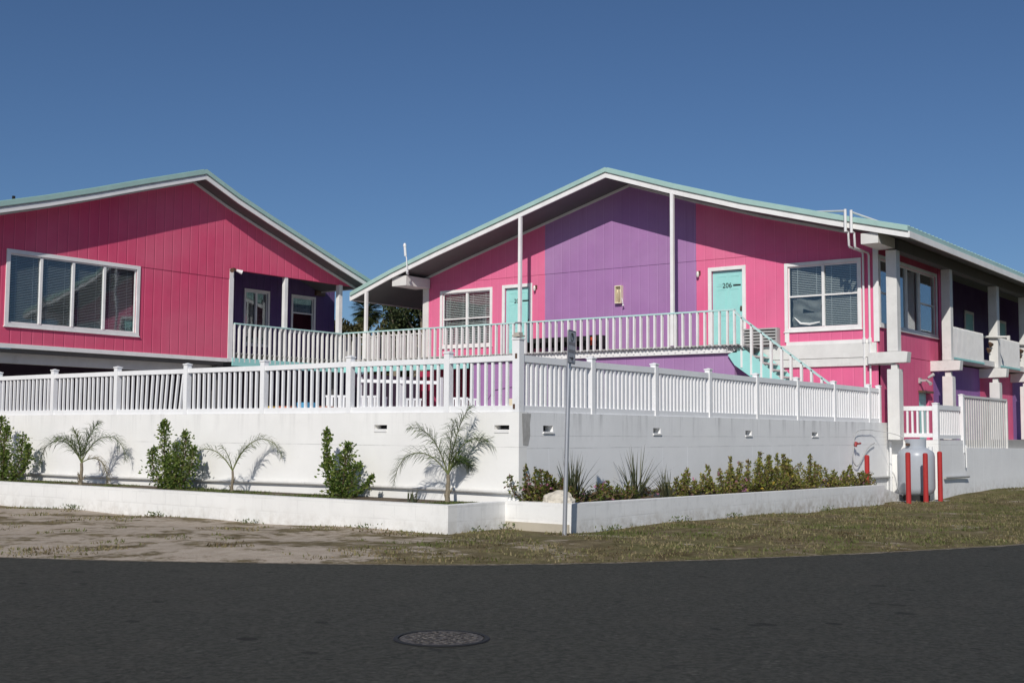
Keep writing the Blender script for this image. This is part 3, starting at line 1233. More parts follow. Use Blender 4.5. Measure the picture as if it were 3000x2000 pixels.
# trim along the soffit, corner boards
b = MB(lambda a, z, c: (c, a, z))
band(b, [p for p in RP if 10.6 < p[0] < 26.5], -.33, -.256, XG - .05, XG - .016)
b.build('soffit_trim', M['white_old'], rb)
b = MB(planeX(XG))
b.box(25.655, 3.78, .0, 25.90, 6.25, .03)
b.build('corner_board', M['white_old'], rb)
b = MB(planeX(XG))
b.box(10.72, 3.80, .002, 10.86, 6.27, .03)
b.build('corner_board', M['white'], rb)
# cream fire-extinguisher cabinet on the purple wall
cb = MB(planeX(XG))
cb.box(18.26, 5.20, 0, 18.285, 5.72, .12)
cb.box(18.455, 5.20, 0, 18.48, 5.72, .12)
cb.box(18.285, 5.20, 0, 18.455, 5.23, .12)
cb.box(18.285, 5.69, 0, 18.455, 5.72, .12)
cb.box(18.285, 5.23, 0, 18.455, 5.69, .02)
cab = cb.build('wall_cabinet', M['cream'], rb)
b = MB()
b.lathe(XG - .06, 18.37, [(.03, 5.24), (.045, 5.26), (.045, 5.50), (.02, 5.56), (.015, 5.62)], 12)
b.build('cylinder', paint('tan_cylinder', (.45, .36, .24)), cab, smooth=True)
b = MB()
b.tube([(XG - .11, 18.24, 5.34), (XG - .12, 18.21, 5.25), (XG - .11, 18.20, 5.15)], .012, 6)
b.lathe(XG - .11, 18.20, [(.012, 5.16), (.035, 5.12)], 10)
b.build('bell_pull', M['pvc'], cab)

# broad white band under the right window, floor line
b = MB(planeX(XG))
b.box(10.40, 3.20, -.1, 14.2, 3.40, .06)
b.build('lower_trim_board', M['white_old'], rb)
b = MB(planeX(XG))
b.box(10.80, 3.415, -.1, 14.2, 3.78, .045)
b.build('floor_band', M['white_old'], rb)
b = MB(planeX(XG))
b.box(10.93, 3.782, .002, 13.22, 3.87, .03)
b.box(13.14, 3.87, .002, 13.26, 4.12, .03)
b.build('panel_trim', M['white'], rb)
# louvered box beside the stairs
b = MB(planeX(XG))
b.box(13.40, 3.80, .0, 14.40, 4.26, .06)
b.box(13.40, 4.22, .06, 14.40, 4.26, .22)
b.box(13.40, 3.80, .06, 13.44, 4.22, .22)
lb = b.build('louver_box', M['louver'], rb)
for k in range(5):
    b = MB(planeX(XG))
    z = 3.82 + k * .08
    b.box(13.44, z, .07, 14.36, z + .045, .2)
    b.build('louver', M['louver'], lb)
b = MB(planeX(XG))
b.box(13.44, 3.83, .062, 14.36, 4.215, .066)
b.build('louver_back', M['soffit'], lb)

# lower storey walls
b = MB(planeX(XG))
wallgrid(b, 10.77, 14.2, 1.3, 3.20, [], .14)
b.build('wall', M['pink_y'], rb, label='pink ground-floor wall')
b = MB(planeX(28.66))
wallgrid(b, 14.12, 22.85, 1.3, 3.55, [], .14)
b.build('wall', M['purple_y'], rb, label='purple ground-floor wall')
b = MB(planeY(14.12))
wallgrid(b, 28.80, 29.92, 1.3, 3.55, [], .14)
b.build('wall', M['purple_x'], rb)
b = MB(planeX(XG + 1.9))
wallgrid(b, 22.85, 27.8, 1.3, 3.55, [], .14)
b.build('wall', paint('deep_red_wall', (.42, .035, .09), var=.06), rb, label='deep red wall at the back of the carport')
b = MB()
b.box(28.80, 22.72, 1.3, XG + 1.9, 22.848, 3.5)
b.build('wall', M['grey'], rb)
# faint arch line and blue sign on the purple ground-floor wall
b = MB()
b.tube([(28.64, 22.3, 1.6), (28.64, 22.25, 2.4), (28.64, 22.0, 2.72), (28.64, 21.4, 2.80), (28.64, 20.0, 2.83)], .02, 6)
b.build('conduit', M['purple_y'], rb, smooth=True)
b = MB(planeX(28.66))
b.box(21.28, 1.75, .002, 21.45, 2.45, .02)
b.build('notice_board', M['cream'], rb)

# walkway: deck, corrugated sheet, fascia, railings, posts
b = MB()
b.box(28.60, 14.02, 3.745, 29.90, 28.2, 3.785)
b.box(23.9, 28.202, 3.745, 30.0, 30.0, 3.785)
b.box(29.92, 25.92, 3.745, 30.6, 28.2, 3.785)
deck = b.build('walkway_deck', M['grey'], rb)
b = MB(lambda y, z, x: (x, y, z))
N = 360
y0c, y1c = 13.85, 23.9
prof = []
for i in range(N + 1):
    y = y0c + (y1c - y0c) * i / N
    prof.append((y, 3.735 + .018 * math.sin(2 * math.pi * y / .112)))
band(b, prof, -.005, 0, 28.46, 29.88)
b.build('corrugated_sheet', M['corr'], rb, smooth=True)
# bent loose end of the sheet over the stair head
b = MB()
prev = None
for i in range(12):
    t = i / 11
    y = 14.35 - t * .62
    z0_, z1_ = 3.70 - .02 * math.sin(i * 2.2), 3.70 - .26 * t * (1 - .6 * t)
    b.add([(28.44, y, z0_), (28.44, y - .057, z0_ - .012), (28.50 + .2 * t, y - .057, z1_ - .05), (28.50 + .2 * t, y, z1_ - .04)], [(0, 1, 2, 3)])
b.build('bent_sheet', M['corr'], rb)
b = MB()
b.box(28.56, 14.0, 3.555, 28.60, 22.90, 3.712)
b.build('walkway_fascia', M['white'], rb)
b = MB()
b.box(28.56, 22.902, 3.38, 28.60, 28.16, 3.62)
b.box(23.9, 28.16, 3.38, 28.60, 28.198, 3.62)
b.build('walkway_fascia', M['teal'], rb, label='teal fascia of the walkway')
for y in [14.3 + i * 1.2 for i in range(12)]:
    b = MB()
    b.box(28.82, y, 3.56, 29.90, y + .05, 3.71)
    b.build('joist', M['white_old'], rb)

# upper railing along the walkway
def railing(par, p, q, z0, z1, sp=.215, bw_=.045, bd=.085, rail=M['teal_rail'], bal=M['white'], seed=1):
    p = Vector(p); q = Vector(q)
    L = (q - p).length
    d = (q - p) / L
    nn = Vector((-d.y, d.x))
    rnd = random.Random(seed)
    b = MB()
    k = int(L / sp)
    for i in range(k + 1):
        c = p + d * (L * i / k + rnd.uniform(-.008, .008))
        t0 = rnd.uniform(-.004, .004)
        vs = []
        for z, t in ((z0, 0), (z1 - .02, t0)):
            for s, r in ((-1, -1), (1, -1), (1, 1), (-1, 1)):
                v = c + d * (s * bw_ / 2 + t) + nn * (r * bd / 2)
                vs.append((v.x, v.y, z))
        b.add(vs, [(0, 1, 2, 3), (7, 6, 5, 4), (0, 4, 5, 1), (1, 5, 6, 2), (2, 6, 7, 3), (3, 7, 4, 0)])
    ro = b.build('railing', bal, par)
    b = MB()
    b.beam((p.x, p.y, z1), (q.x, q.y, z1), .10, .038)
    b.build('handrail', rail, ro)
    return ro


railing(rb, (28.58, 14.06), (28.58, 28.14), 3.60, 4.67, seed=2)
railing(rb, (28.64, 28.20), (23.96, 28.20), 3.50, 4.65, sp=.20, seed=3)
railing(rb, (29.98, 25.95), (29.98, 28.2), 3.60, 4.67, sp=.16, rail=M['white_old'], seed=4)
railing(rb, (30.05, 28.2), (30.05, 30.0), 3.60, 4.67, sp=.16, rail=M['white_old'], seed=5)
for (y, zt_) in ((27.2, 6.04), (21.0, 7.86), (15.9, 7.97)):
    b = MB()
    wv = .045
    b.box(28.59 - wv, y - wv, 3.80, 28.59 + wv, y + wv, zt_ - .02)
    b.build('post', M['white'], rb)
# post support blocks on the walkway edge near the fence corner
b = MB()
b.box(28.50, 20.88, 4.66, 28.70, 21.12, 4.69)
b.build('post_bracket', M['galv'], rb)

# stairs down to the right
sl = .746
st = MB(lambda y, z, x: (x, y, z))


def stair_z(y, z0=3.68):
    return z0 - sl * (14.0 - y)


ytop, ybot = 14.0, 11.05
b = MB(lambda y, z, x: (x, y, z))
b.prism([(ytop + .26, 3.50), (ytop - .13, 3.70), (ybot, stair_z(ybot) - .02), (ybot, stair_z(ybot) - .35), (ytop + .07, 3.23)], 28.56, 28.61)
st_ = b.build('staircase', M['teal'], rb)
b = MB(lambda y, z, x: (x, y, z))
b.prism([(ytop + .2, 3.50), (ytop - .13, 3.66), (ybot, stair_z(ybot) - .05), (ybot, stair_z(ybot) - .35), (ytop + .07, 3.23)], 29.70, 29.75)
b.build('stringer', M['teal'], st_)
for i in range(13):
    y = ytop - .13 - i * .245
    b = MB()
    z = stair_z(y) - .10
    b.box(28.612, y - .26, z - .04, 29.70, y, z)
    b.build('tread', M['white_old'], st_)
b = MB()
ys_ = [13.865, 13.596, 13.317, 13.054, 12.77, 12.52, 12.245, 11.98, 11.71, 11.44, 11.17]
for y in ys_:
    zt_ = 4.41 - sl * (13.81 - y)
    zt_ = min(zt_, 4.60)
    b.box(28.545, y - .028, stair_z(y) - .42, 28.625, y + .028, zt_)
b.build('baluster', M['white'], st_)
b = MB()
b.beam((28.59, 14.10, 4.64), (28.59, 13.80, 4.40), .09, .04)
b.beam((28.59, 13.80, 4.40), (28.59, 11.0, 4.40 - sl * 2.8), .09, .04)
b.build('handrail', M['teal_rail'], st_)

# low dark bench and heater standing on the walkway are separate things (below)

# wall-plate beam ends under the eaves
b = MB()
b.box(28.66, 10.27, 6.10, 29.86, 10.70, 6.36)
b.build('beam_end', M['white_old'], rb)
b = MB()
b.box(28.70, 25.58, 6.11, 29.87, 26.18, 6.42)
b.build('beam_end', M['white_old'], rb)
# vent pipe at the left rake
b = MB()
b.tube([(28.50, 25.36, 6.50), (28.50, 25.40, 6.95), (28.50, 25.44, 7.02)], .018, 8)
b.tube([(28.50, 25.44, 7.0), (28.49, 25.47, 7.34)], .042, 8)
b.lathe(28.49, 25.47, [(.05, 7.30), (.055, 7.34), (.04, 7.40), (.01, 7.42)], 10)
b.tube([(28.50, 25.36, 6.52), (28.52, 25.38, 6.46), (28.60, 25.42, 6.44)], .04, 8)
b.build('antenna', M['pvc'], rb, smooth=True)
# PVC pipes: over the roof, around the rake and down the gable wall
b = MB()
zr = lambda y: zat(RP, y)
for k, (yv, dy) in enumerate(((11.02, 0), (10.87, -.15))):
    yy = 11.02 + dy
    if k == 0:
        b.tube([(29.8, 12.45, zr(12.45) + .06), (28.50, yy + .02, zr(yy) + .12)], .028, 8)
    else:
        b.tube([(30.1, 10.45, zr(10.45) + .06), (28.50, yy + .02, zr(yy) + .12)], .028, 8)
    zt_ = zr(yy) + .13
    b.tube([(28.49, yy, zt_ + .03), (28.49, yy, zt_ - .53)], .036, 10)
    b.tube([(28.49, yy, zt_ - .49), (28.62, yy - .02, zt_ - .52), (28.66, yy - .02, zt_ - .85), (28.70, yy - .02, zt_ - .88), (29.83, yv + .08, zt_ - .86), (29.86, yv + .08, zt_ - .92), (29.86, yv + .08, 1.4)], .027, 8)
    b.tube([(29.86, yv + .08, 3.90), (29.86, yv + .08, 3.78)], .042, 8)
    b.tube([(29.86, yv + .08, 3.45), (29.86, yv + .08, 3.38)], .036, 8)
b.build('drain_pipe', M['pvc'], rb, smooth=True)
# small black roof vents
for (x, y) in ((31.5, 14.9),):
    b = MB()
    b.box(x, y, zr(y) - .02, x + .12, y + .12, zr(y) + .16)
    b.build('roof_vent', M['black'], rb)
b = MB()
b.box(29.78, 12.50, zr(12.5) - .02, 29.9, 12.62, zr(12.5) + .10)
b.build('roof_vent', M['black'], rb)

# ---- side elevation
YS = 10.77
WS = (30.02, 34.68, 4.19, 6.02)
b = MB(planeY(YS))
wallgrid(b, XG + .02, 34.95, 3.52, 6.45, [hole(*WS)], .14)
b.build('wall', M['pink_x'], rb, label='shaded pink side wall')
window(rb, planeY(YS), *WS, mull=(30.95, 32.19, 33.24), meet=[5.08, None, None, 5.08], tilt=.3, blinds=False)
b = MB(planeY(YS + .5))
b.box(30.2, 4.25, -.02, 31.7, 5.9, 0)
b.build('curtain', M['blind'], rb)
b = MB(planeY(YS))
b.box(34.80, 3.52, .002, 35.0, 6.2, .03)
b.build('corner_board', M['pink_x'], rb)
# lower side walls in colour bands
for (x0, x1, mt, hl_) in ((XG + .02, 34.24, 'pink_x', [(33.0, 33.85, 1.33, 2.62)]), (34.24, 38.8, 'purple_x', []), (38.8, 42.6, 'pink_x', []), (42.6, 60, 'purple_x', [])):
    b = MB(planeY(YS))
    wallgrid(b, x0, x1, 1.3, 3.505, hl_, .14)
    b.build('wall', M[mt], rb)
b = MB(planeY(YS + .08))
b.box(33.0, 1.33, -.03, 33.85, 2.62, 0)
b.build('door', M['teal'], rb, label='teal ground-floor side door')
b = MB(planeY(YS))
b.box(32.95, 2.60, .0, 33.90, 2.66, .12)
b.build('door_hood', M['brown'], rb)
# recessed gallery behind the side railings
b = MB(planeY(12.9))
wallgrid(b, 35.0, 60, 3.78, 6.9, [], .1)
b.build('wall', M['purple_shaded'], rb, label='purple wall at the back of the side gallery, coloured darker for shade')
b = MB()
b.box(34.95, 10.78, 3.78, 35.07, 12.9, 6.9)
b.build('wall', M['purple_shaded'], rb)
b = MB()
b.box(34.96, 10.3, 3.56, 60, 12.9, 3.72)
b.build('gallery_floor', M['white_old'], rb)
for x0 in (40.2, 44.6, 49):
    b = MB(planeY(12.88))
    b.box(x0, 3.8, .0, x0 + .10, 5.85, .04)
    b.box(x0 + 1.0, 3.8, .0, x0 + 1.10, 5.85, .04)
    b.box(x0, 5.85, .0, x0 + 1.10, 5.95, .04)
    b.build('door_frame', M['white'], rb)
for x0 in (40.2, 44.6, 49):
    b = MB(planeY(12.87))
    b.box(x0 + .1, 3.8, .0, x0 + 1.0, 5.85, .01)
    b.build('door', M['teal'], rb)
# header beam and columns
b = MB()
b.box(29.9, 10.20, 6.06, 60, 10.45, 6.34)
b.build('header_beam', M['soffit'], rb)
cols = [(29.72, .27), (34.06, .25), (38.78, .27), (42.4, .27), (46.9, .27), (51.4, .27)]
for x0, w_ in cols:
    b = MB()
    b.box(x0, 10.20, 3.52, x0 + w_, 10.20 + w_, 6.058)
    cl = b.build('column', M['white_old'], rb, bevel=.012)
    b = MB()
    b.box(x0 + .05, 10.24, 3.08, x0 + w_ - .05, 10.40, 3.21)
    b.box(x0 - .01, 10.18, 1.33, x0 + w_ + .03, 10.18 + w_ + .03, 3.08)
    b.build('lower_shaft', M['white_old'], cl, bevel=.012)
    b = MB(lambda y, z, x: (x, y, z))
    b.prism([(9.98, 3.24), (10.95, 3.22), (10.95, 3.51), (10.06, 3.515), (9.95, 3.50)], x0 - .03, x0 + w_ + .0)
    b.build('crossbeam', M['white_old'], cl, bevel=.01)
# side gallery railings: close white boards, teal foot
for (x0, x1) in ((34.36, 37.55), (39.1, 41.7), (42.8, 46.4), (47.3, 51)):
    b = MB()
    n_ = int((x1 - x0) / .115)
    for i in range(n_):
        x = x0 + i * (x1 - x0) / n_
        b.add([(x, 10.28, 3.64), (x + .088, 10.28, 3.64), (x + .088, 10.28, 4.45), (x + .044, 10.28, 4.50), (x, 10.28, 4.45),
               (x, 10.30, 3.64), (x + .088, 10.30, 3.64), (x + .088, 10.30, 4.45), (x + .044, 10.30, 4.50), (x, 10.30, 4.45)],
              [(0, 1, 2, 3, 4), (9, 8, 7, 6, 5), (0, 5, 6, 1), (1, 6, 7, 2), (2, 7, 8, 3), (3, 8, 9, 4), (4, 9, 5, 0)])
    ro = b.build('railing', M['white'], rb)
    b = MB()
    b.box(x0, 10.301, 4.40, x1, 10.34, 4.46)
    b.box(x0, 10.301, 3.68, x1, 10.34, 3.76)
    b.box(x0, 10.27, 3.58, x1, 10.33, 3.635)
    b.build('rail', M['teal'], ro)
# floodlights on arms
for x in (38.7, 42.3):
    b = MB()
    b.tube([(x, 10.62, 4.50), (x, 9.86, 4.46)], .035, 8)
    b.box(x - .04, 9.82, 4.36, x + .04, 9.90, 4.50)
    fl_ = b.build('lamp_arm', M['white_old'], rb)
    for dz, dy in ((-.16, .0), (-.34, .06)):
        b = MB()
        b.tube([(x - .05, 10.42 + dy, 4.46 + dz), (x - .10, 10.34 + dy, 4.38 + dz)], [.04, .075], 10)
        b.build('floodlight', M['brown'], fl_, smooth=True)
# lower storey wall lamp
b = MB(planeY(YS))
b.box(32.98, 2.86, 0, 33.12, 3.0, .05)
b.box(32.99, 2.90, .05, 33.05, 2.96, .22)
lo = b.build('wall_lamp', M['louver'], rb)
b = MB()
b.tube([(33.0, 10.55, 2.93), (32.86, 10.40, 2.83)], [.03, .05], 10)
b.tube([(33.1, 10.55, 3.0), (33.2, 10.42, 3.10)], [.03, .05], 10)
b.build('floodlight', M['louver'], lo, smooth=True)

# ------------------------------------------------------------------ LEFT BUILDING
YL, YF = 28.2, 27.6
LPf = [(12.6, 5.95), (16.03, 7.02), (17.31, 7.38), (18.69, 7.80), (20.18, 8.28), (22.30, 8.94), (23.54, 8.42), (24.80, 7.97), (26.14, 7.51), (27.55, 7.02), (29.19, 6.47)]
lbd = empty('beach_building', (20.0, 28.2, 1.33), 'raspberry pink building with a wide four-pane window, on the left', 'building', 'gabled beach buildings')
roof_set(lbd, LPf, lambda a, z, c: (a, c, z), YF, 52)
WB = (16.60, 20.58, 4.04, 5.98)
b = MB(planeY(YL))
wallgrid(b, 10.5, 23.73, 3.60, 5.985, [hole(*WB)], .14)
b.build('wall', M['rasp'], lbd)
for (x0, x1, zb) in ((12.7, 23.75, 5.975), (23.75, 29.10, 6.262)):
    b = MB(lambda x, z, c: (x, c, z))
    pts = [(x0, zb), (x1, zb)]
    xs_ = [x1] + [p[0] for p in reversed(LPf) if x0 < p[0] < x1] + [x0]
    pts += [(x, max(zat(LPf, x) - .255, zb + .01)) for x in xs_]
    b.prism(pts, YL - .014, YL + .12)
    b.build('wall', M['rasp'], lbd)
window(lbd, planeY(YL), *WB, mull=(17.59, 18.52, 19.47), bm_='blind_dark', tilt=.6, trim=.10)
b = MB()
b.box(14, 29.3, 3.7, 23.7, 29.4, 6.0)
b.build('inner_wall', M['inner'], lbd)
b = MB(planeY(YL))
b.box(10.5, 3.49, -.14, 23.73, 3.598, .03)
b.build('base_board', M['white'], lbd)
b = MB(planeY(YL))
b.box(23.735, 3.50, -.16, 23.90, 6.27, .02)
b.build('corner_board', M['white'], lbd)
# trim under the soffit on the wall
b = MB(lambda a, z, c: (a, c, z))
band(b, LPf[1:], -.33, -.256, YL - .05, YL - .016)
b.build('soffit_trim', M['white_old'], lbd)
# porch: back wall, posts, ceiling
W1 = (25.87, 26.95, 4.2, 6.02)
W2 = (27.91, 29.02, 4.75, 6.02)
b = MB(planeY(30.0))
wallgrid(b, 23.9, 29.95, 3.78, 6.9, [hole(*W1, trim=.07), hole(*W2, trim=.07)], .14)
b.build('wall', M['purple_shaded'], lbd, label='purple wall at the back of the porch, coloured darker for shade')
window(lbd, planeY(30.0), *W1, mull=(26.4,), trim=.07, tilt=.5, bm_='blind_dark')
window(lbd, planeY(30.0), *W2, meet=5.42, trim=.07, tilt=.5, blind_drop=(5.44,))
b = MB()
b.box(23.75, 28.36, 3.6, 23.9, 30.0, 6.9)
b.build('wall', M['purple_shaded'], lbd)
b = MB()
b.box(23.9, 31.0, 3.7, 29.9, 31.1, 6.3)
b.build('inner_wall', M['dark'], lbd)
for x0, w_ in ((25.97, .125), (28.36, .15)):
    b = MB()
    b.box(x0, 28.205, 3.6, x0 + w_, 28.205 + w_, 6.26)
    b.build('post', M['white'], lbd)
b = MB()
b.box(29.82, 30.15, 3.78, 29.95, 50, 6.35)
b.build('wall', M['grey'], lbd)
# lower storey: dark soffit, recessed wall
b = MB()
b.box(10.5, 28.35, 3.40, 23.7, 34.0, 3.48)
b.build('soffit', M['soffit'], lbd)
b = MB()
b.box(10.5, 28.75, 3.14, 23.7, 28.95, 3.40)
b.build('beam', M['white_old'], lbd)
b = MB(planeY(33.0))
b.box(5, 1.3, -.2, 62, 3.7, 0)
b.build('wall', paint('shaded_ground_wall', (.09, .055, .09), var=.1), lbd, label='recessed ground-floor wall coloured dark for shade')  # shade under the overhang put into the wall colour
for x in (12.5, 23.6, 28.4):
    b = MB()
    b.box(x, 28.5, 1.33, x + .22, 28.72, 3.39)
    b.build('column', M['soffit'], lbd)
# corner floodlight
b = MB()
b.box(23.80, 28.10, 6.22, 23.90, 28.18, 6.30)
fo = b.build('floodlight', M['brown'], lbd)
b = MB()
b.tube([(23.80, 28.10, 6.25), (23.68, 28.02, 6.20)], [.035, .065], 10)
b.build('lamp_head', M['brown'], fo, smooth=True)
b = MB()
b.tube([(23.92, 28.10, 6.24), (24.06, 28.00, 6.18)], [.035, .07], 10)
b.build('lamp_head', M['pvc'], fo, smooth=True)
# porch fittings by the right post
b = MB(planeY(30.0))
b.box(28.98, 6.08, .002, 29.4, 6.25, .1)
b.build('porch_light', M['brown'], lbd)
b = MB()
b.box(17.2, 29.0, zat(LPf, 17.2) + .02, 17.26, 29.06, zat(LPf, 17.2) + .16)
b.build('roof_vent', M['black'], lbd)
# ------------------------------------------------------------------ OBJECTS
# sign on a leaning galvanised pole
P0 = Vector((13.73, 9.316, -.05))
P1 = Vector((13.73 + .04, 9.316 - .055, 2.86))
sg = empty('traffic_sign', (13.73, 9.316, .03), 'small grey arrow sign on a leaning galvanised pole at the wall corner', 'sign')
b = MB()
b.tube([P0, P1], .031, 12)
b.build('pole', M['galv'], sg, smooth=True)
ax_ = R(13.5)
u = Vector((math.cos(ax_), math.sin(ax_), -.02)).normalized()
ld = (P1 - P0).normalized()
v = (ld - u * ld.dot(u)).normalized()
nrm = u.cross(v)           # faces towards -Y


def sign_shape(w_, h_, r):
    pts = []
    for cx, cy, a0 in ((w_ / 2 - r, h_ / 2 - r, 0), (-w_ / 2 + r, h_ / 2 - r, 90), (-w_ / 2 + r, -h_ / 2 + r, 180), (w_ / 2 - r, -h_ / 2 + r, 270)):
        for k in range(5):
            t = R(a0 + k * 22.5)
            pts.append((cx + r * math.cos(t), cy + r * math.sin(t)))
    return pts


cen = P1 - ld * .235 + nrm * .034
smap = lambda a, b_, c: tuple(cen + u * a + v * b_ + nrm * c)
msign = paint('faded_grey_sign_face', (.58, .58, .60), rough=.45, var=.06, dirt=.2)
mdark = paint('faded_black_print', (.05, .05, .055), rough=.5)
mfade = paint('faded_print', (.30, .27, .28), rough=.5, var=.15)
b = MB(smap)
b.prism(sign_shape(.305, .46, .03), 0, .003)
plate = b.build('sign_plate', msign, sg)
b = MB(smap)
o_, i_ = sign_shape(.296, .451, .027), sign_shape(.276, .431, .02)
n_ = len(o_)
b.add([(x, y, .0045) for x, y in o_ + i_], [(i, (i + 1) % n_, n_ + (i + 1) % n_, n_ + i) for i in range(n_)])
b.build('sign_border', mdark, plate)
b = MB(smap)
ring = []
for k in range(24):
    t = 2 * math.pi * k / 24
    ring.append((math.cos(t), math.sin(t)))
b.add([(x * .062, .135 + y * .062, .0045) for x, y in ring] + [(x * .045, .135 + y * .045, .0045) for x, y in ring], [(i, (i + 1) % 24, 24 + (i + 1) % 24, 24 + i) for i in range(24)])
b.add([(-.016, .10, .0046), (0, .10, .0046), (0, .172, .0046), (-.016, .172, .0046)], [(0, 1, 2, 3)])
b.add([(0, .132, .0046), (.026, .138, .0046), (.026, .166, .0046), (0, .172, .0046)], [(0, 1, 2, 3)])
b.build('sign_symbol', paint('faded_green_black_print', (.10, .12, .11)), plate)
b = MB(smap)
rnd = random.Random(3)
for (y0, y1) in ((.022, .068), (-.082, -.036)):
    x = -.11
    while x < .10:
        w_ = rnd.uniform(.016, .03)
        b.add([(x, y0, .0046), (x + w_, y0, .0046), (x + w_, y1, .0046), (x, y1, .0046)], [(0, 1, 2, 3)])
        x += w_ + .009
b.build('faded_lettering', mfade, plate)
b = MB(smap)
b.add([(-.085, -.158, .0046), (.03, -.158, .0046), (.03, -.172, .0046), (.085, -.150, .0046), (.03, -.128, .0046), (.03, -.142, .0046), (-.085, -.142, .0046)], [(0, 1, 2, 3, 4, 5, 6)])
b.build('arrow', mdark, plate)
b = MB()
for t in (.06, .40):
    c_ = P1 - ld * t
    b.beam(c_ - nrm * .02, c_ + nrm * .052, .02, .02)
b.build('bolt', M['black'], sg)

# manhole cover
mh = empty('manhole_cover', (6.66, 5.56, 0), 'round worn iron manhole cover set in the asphalt', 'manhole cover')
mm = NT('worn_cast_iron')
mm.col(mm.mix(mm.noise(26, 4, .8, lo=.4, hi=.62), (.035, .03, .028), (.16, .145, .13)))
mm.rough(.6, .4)
mm.bump(mm.noise(40, 4, .8), .8, .01)
b = MB()
b.lathe(6.66, 5.56, [(.295, -.002), (.295, .006), (.285, .008)], 48)
for i in range(-4, 5):
    for j in range(-4, 5):
        x, y = i * .06 + (.03 if j % 2 else 0), j * .06
        if x * x + y * y < .066 and not abs(x) + abs(y) < .02:
            b.box(6.66 + x - .018, 5.56 + y - .018, .008, 6.66 + x + .018, 5.56 + y + .018, .013)
b.build('cover', mm.mat, mh)
b = MB()
N = 48
vs = []
for r, z in ((.305, .004), (.305, .009), (.335, .009), (.345, .003)):
    for k in range(N):
        t = 2 * math.pi * k / N
        vs.append((6.66 + r * math.cos(t), 5.56 + r * math.sin(t), z))
b.add(vs, [(i * N + k, i * N + (k + 1) % N, (i + 1) * N + (k + 1) % N, (i + 1) * N + k) for i in range(3) for k in range(N)])
b.build('rim', M['black'], mh)

# propane tank
TX, TY, TZ = 28.75, 9.48, -.10
tk = empty('gas_tank', (TX, TY, TZ), 'pale grey upright propane tank standing behind red bollards', 'gas tank')
r_ = .425
b = MB()
pf = [(.18, TZ + .13), (.30, TZ + .15), (.39, TZ + .21), (r_, TZ + .31), (r_, TZ + 1.05), (.41, TZ + 1.13), (.36, TZ + 1.20), (.27, TZ + 1.25), (.1, TZ + 1.27)]
b.lathe(TX, TY, pf, 40)
b.build('tank_body', M['tank'], tk, smooth=True)
b = MB()
N = 32
vs = []
for r, z in ((.235, 1.23), (.235, 1.46), (.222, 1.46), (.222, 1.23)):
    for k in range(N):
        t = 2 * math.pi * k / N
        vs.append((TX + r * math.cos(t), TY + r * math.sin(t), TZ + z))
b.add(vs, [(i * N + k, i * N + (k + 1) % N, (i + 1) * N + (k + 1) % N, (i + 1) * N + k) for i in range(3) for k in range(N)])
b.build('collar', M['tank'], tk, smooth=True)
b = MB()
b.lathe(TX, TY, [(.30, TZ), (.30, TZ + .17)], 32)
b.build('foot_ring', M['black'], tk, smooth=True)
b = MB()
b.tube([(TX, TY, TZ + 1.26), (TX, TY, TZ + 1.40)], .03, 8)
b.tube([(TX - .24, TY + .08, TZ + 1.33), (TX - .34, TY + .10, TZ + 1.33)], .035, 8)
b.build('valve', M['brown'], tk, smooth=True)
b = MB()
b.tube([(TX + .05, TY - .33, TZ + 1.06), (TX + .05, TY - .33, TZ + 1.28)], .05, 10)
b.build('gauge_cap', M['pvc'], tk, smooth=True)
tb = MB()
tb.box(28.1, 8.95, -.3, 29.5, 10.5, -.088)
tag(tb.build('concrete_pad', M['grey']), 'flat concrete pad under the gas tank', kind='structure')

# bollards
bl = [(27.35, 9.20, -.15, 1.06, 'red bollard in front of the left side of the gas tank'),
      (28.0, 9.02, -.12, 1.04, 'red bollard in front of the middle of the gas tank'),
      (28.92, 8.98, -.12, 1.07, 'red bollard just right of the gas tank'),
      (27.6, 10.24, .15, .98, 'red bollard among the plants at the planter end')]
src = None
for i, (x, y, z0, z1, lab) in enumerate(bl):
    if src is None:
        b = MB()
        b.tube([(x, y, -.35), (x, y, 1.04)], .058, 14)
        b.lathe(x, y, [(.058, 1.04), (.04, 1.065), (.01, 1.07)], 14)
        o = b.build('bollard', M['red'], smooth=True)
        me = o.data
        for v_ in me.vertices:
            v_.co -= Vector((x, y, 0))
        o.location = (x, y, 0)
        src = o
    else:
        o = src.copy()
        C.objects.link(o)
    o.location = (x, y, z1 - 1.065)
    o['label'] = lab
    o['category'] = 'bollard'
    o['group'] = 'red bollards around the gas tank'

# hose from the regulator to the tank
hs = empty('gas_hose', (27.7, 10.52, 1.2), 'thin grey gas hose looped on the wall with a red regulator', 'hose')
b = MB()
pts = [(TX - .33, TY + .1, TZ + 1.35), (28.9, 9.9, 1.42), (29.0, 10.2, 1.50), (28.9, 10.5, 1.55), (28.4, 10.52, 1.57), (27.85, 10.53, 1.54), (27.65, 10.54, 1.42), (27.60, 10.54, 1.24)]


def smooth3(P, k=5):
    out = []
    for i in range(len(P) - 1):
        p0, p1, p2, p3 = (Vector(P[max(i - 1, 0)]), Vector(P[i]), Vector(P[i + 1]), Vector(P[min(i + 2, len(P) - 1)]))
        for j in range(k):
            t = j / k
            out.append(.5 * ((2 * p1) + (p2 - p0) * t + (2 * p0 - 5 * p1 + 4 * p2 - p3) * t * t + (-p0 + 3 * p1 - 3 * p2 + p3) * t ** 3))
    out.append(Vector(P[-1]))
    return out


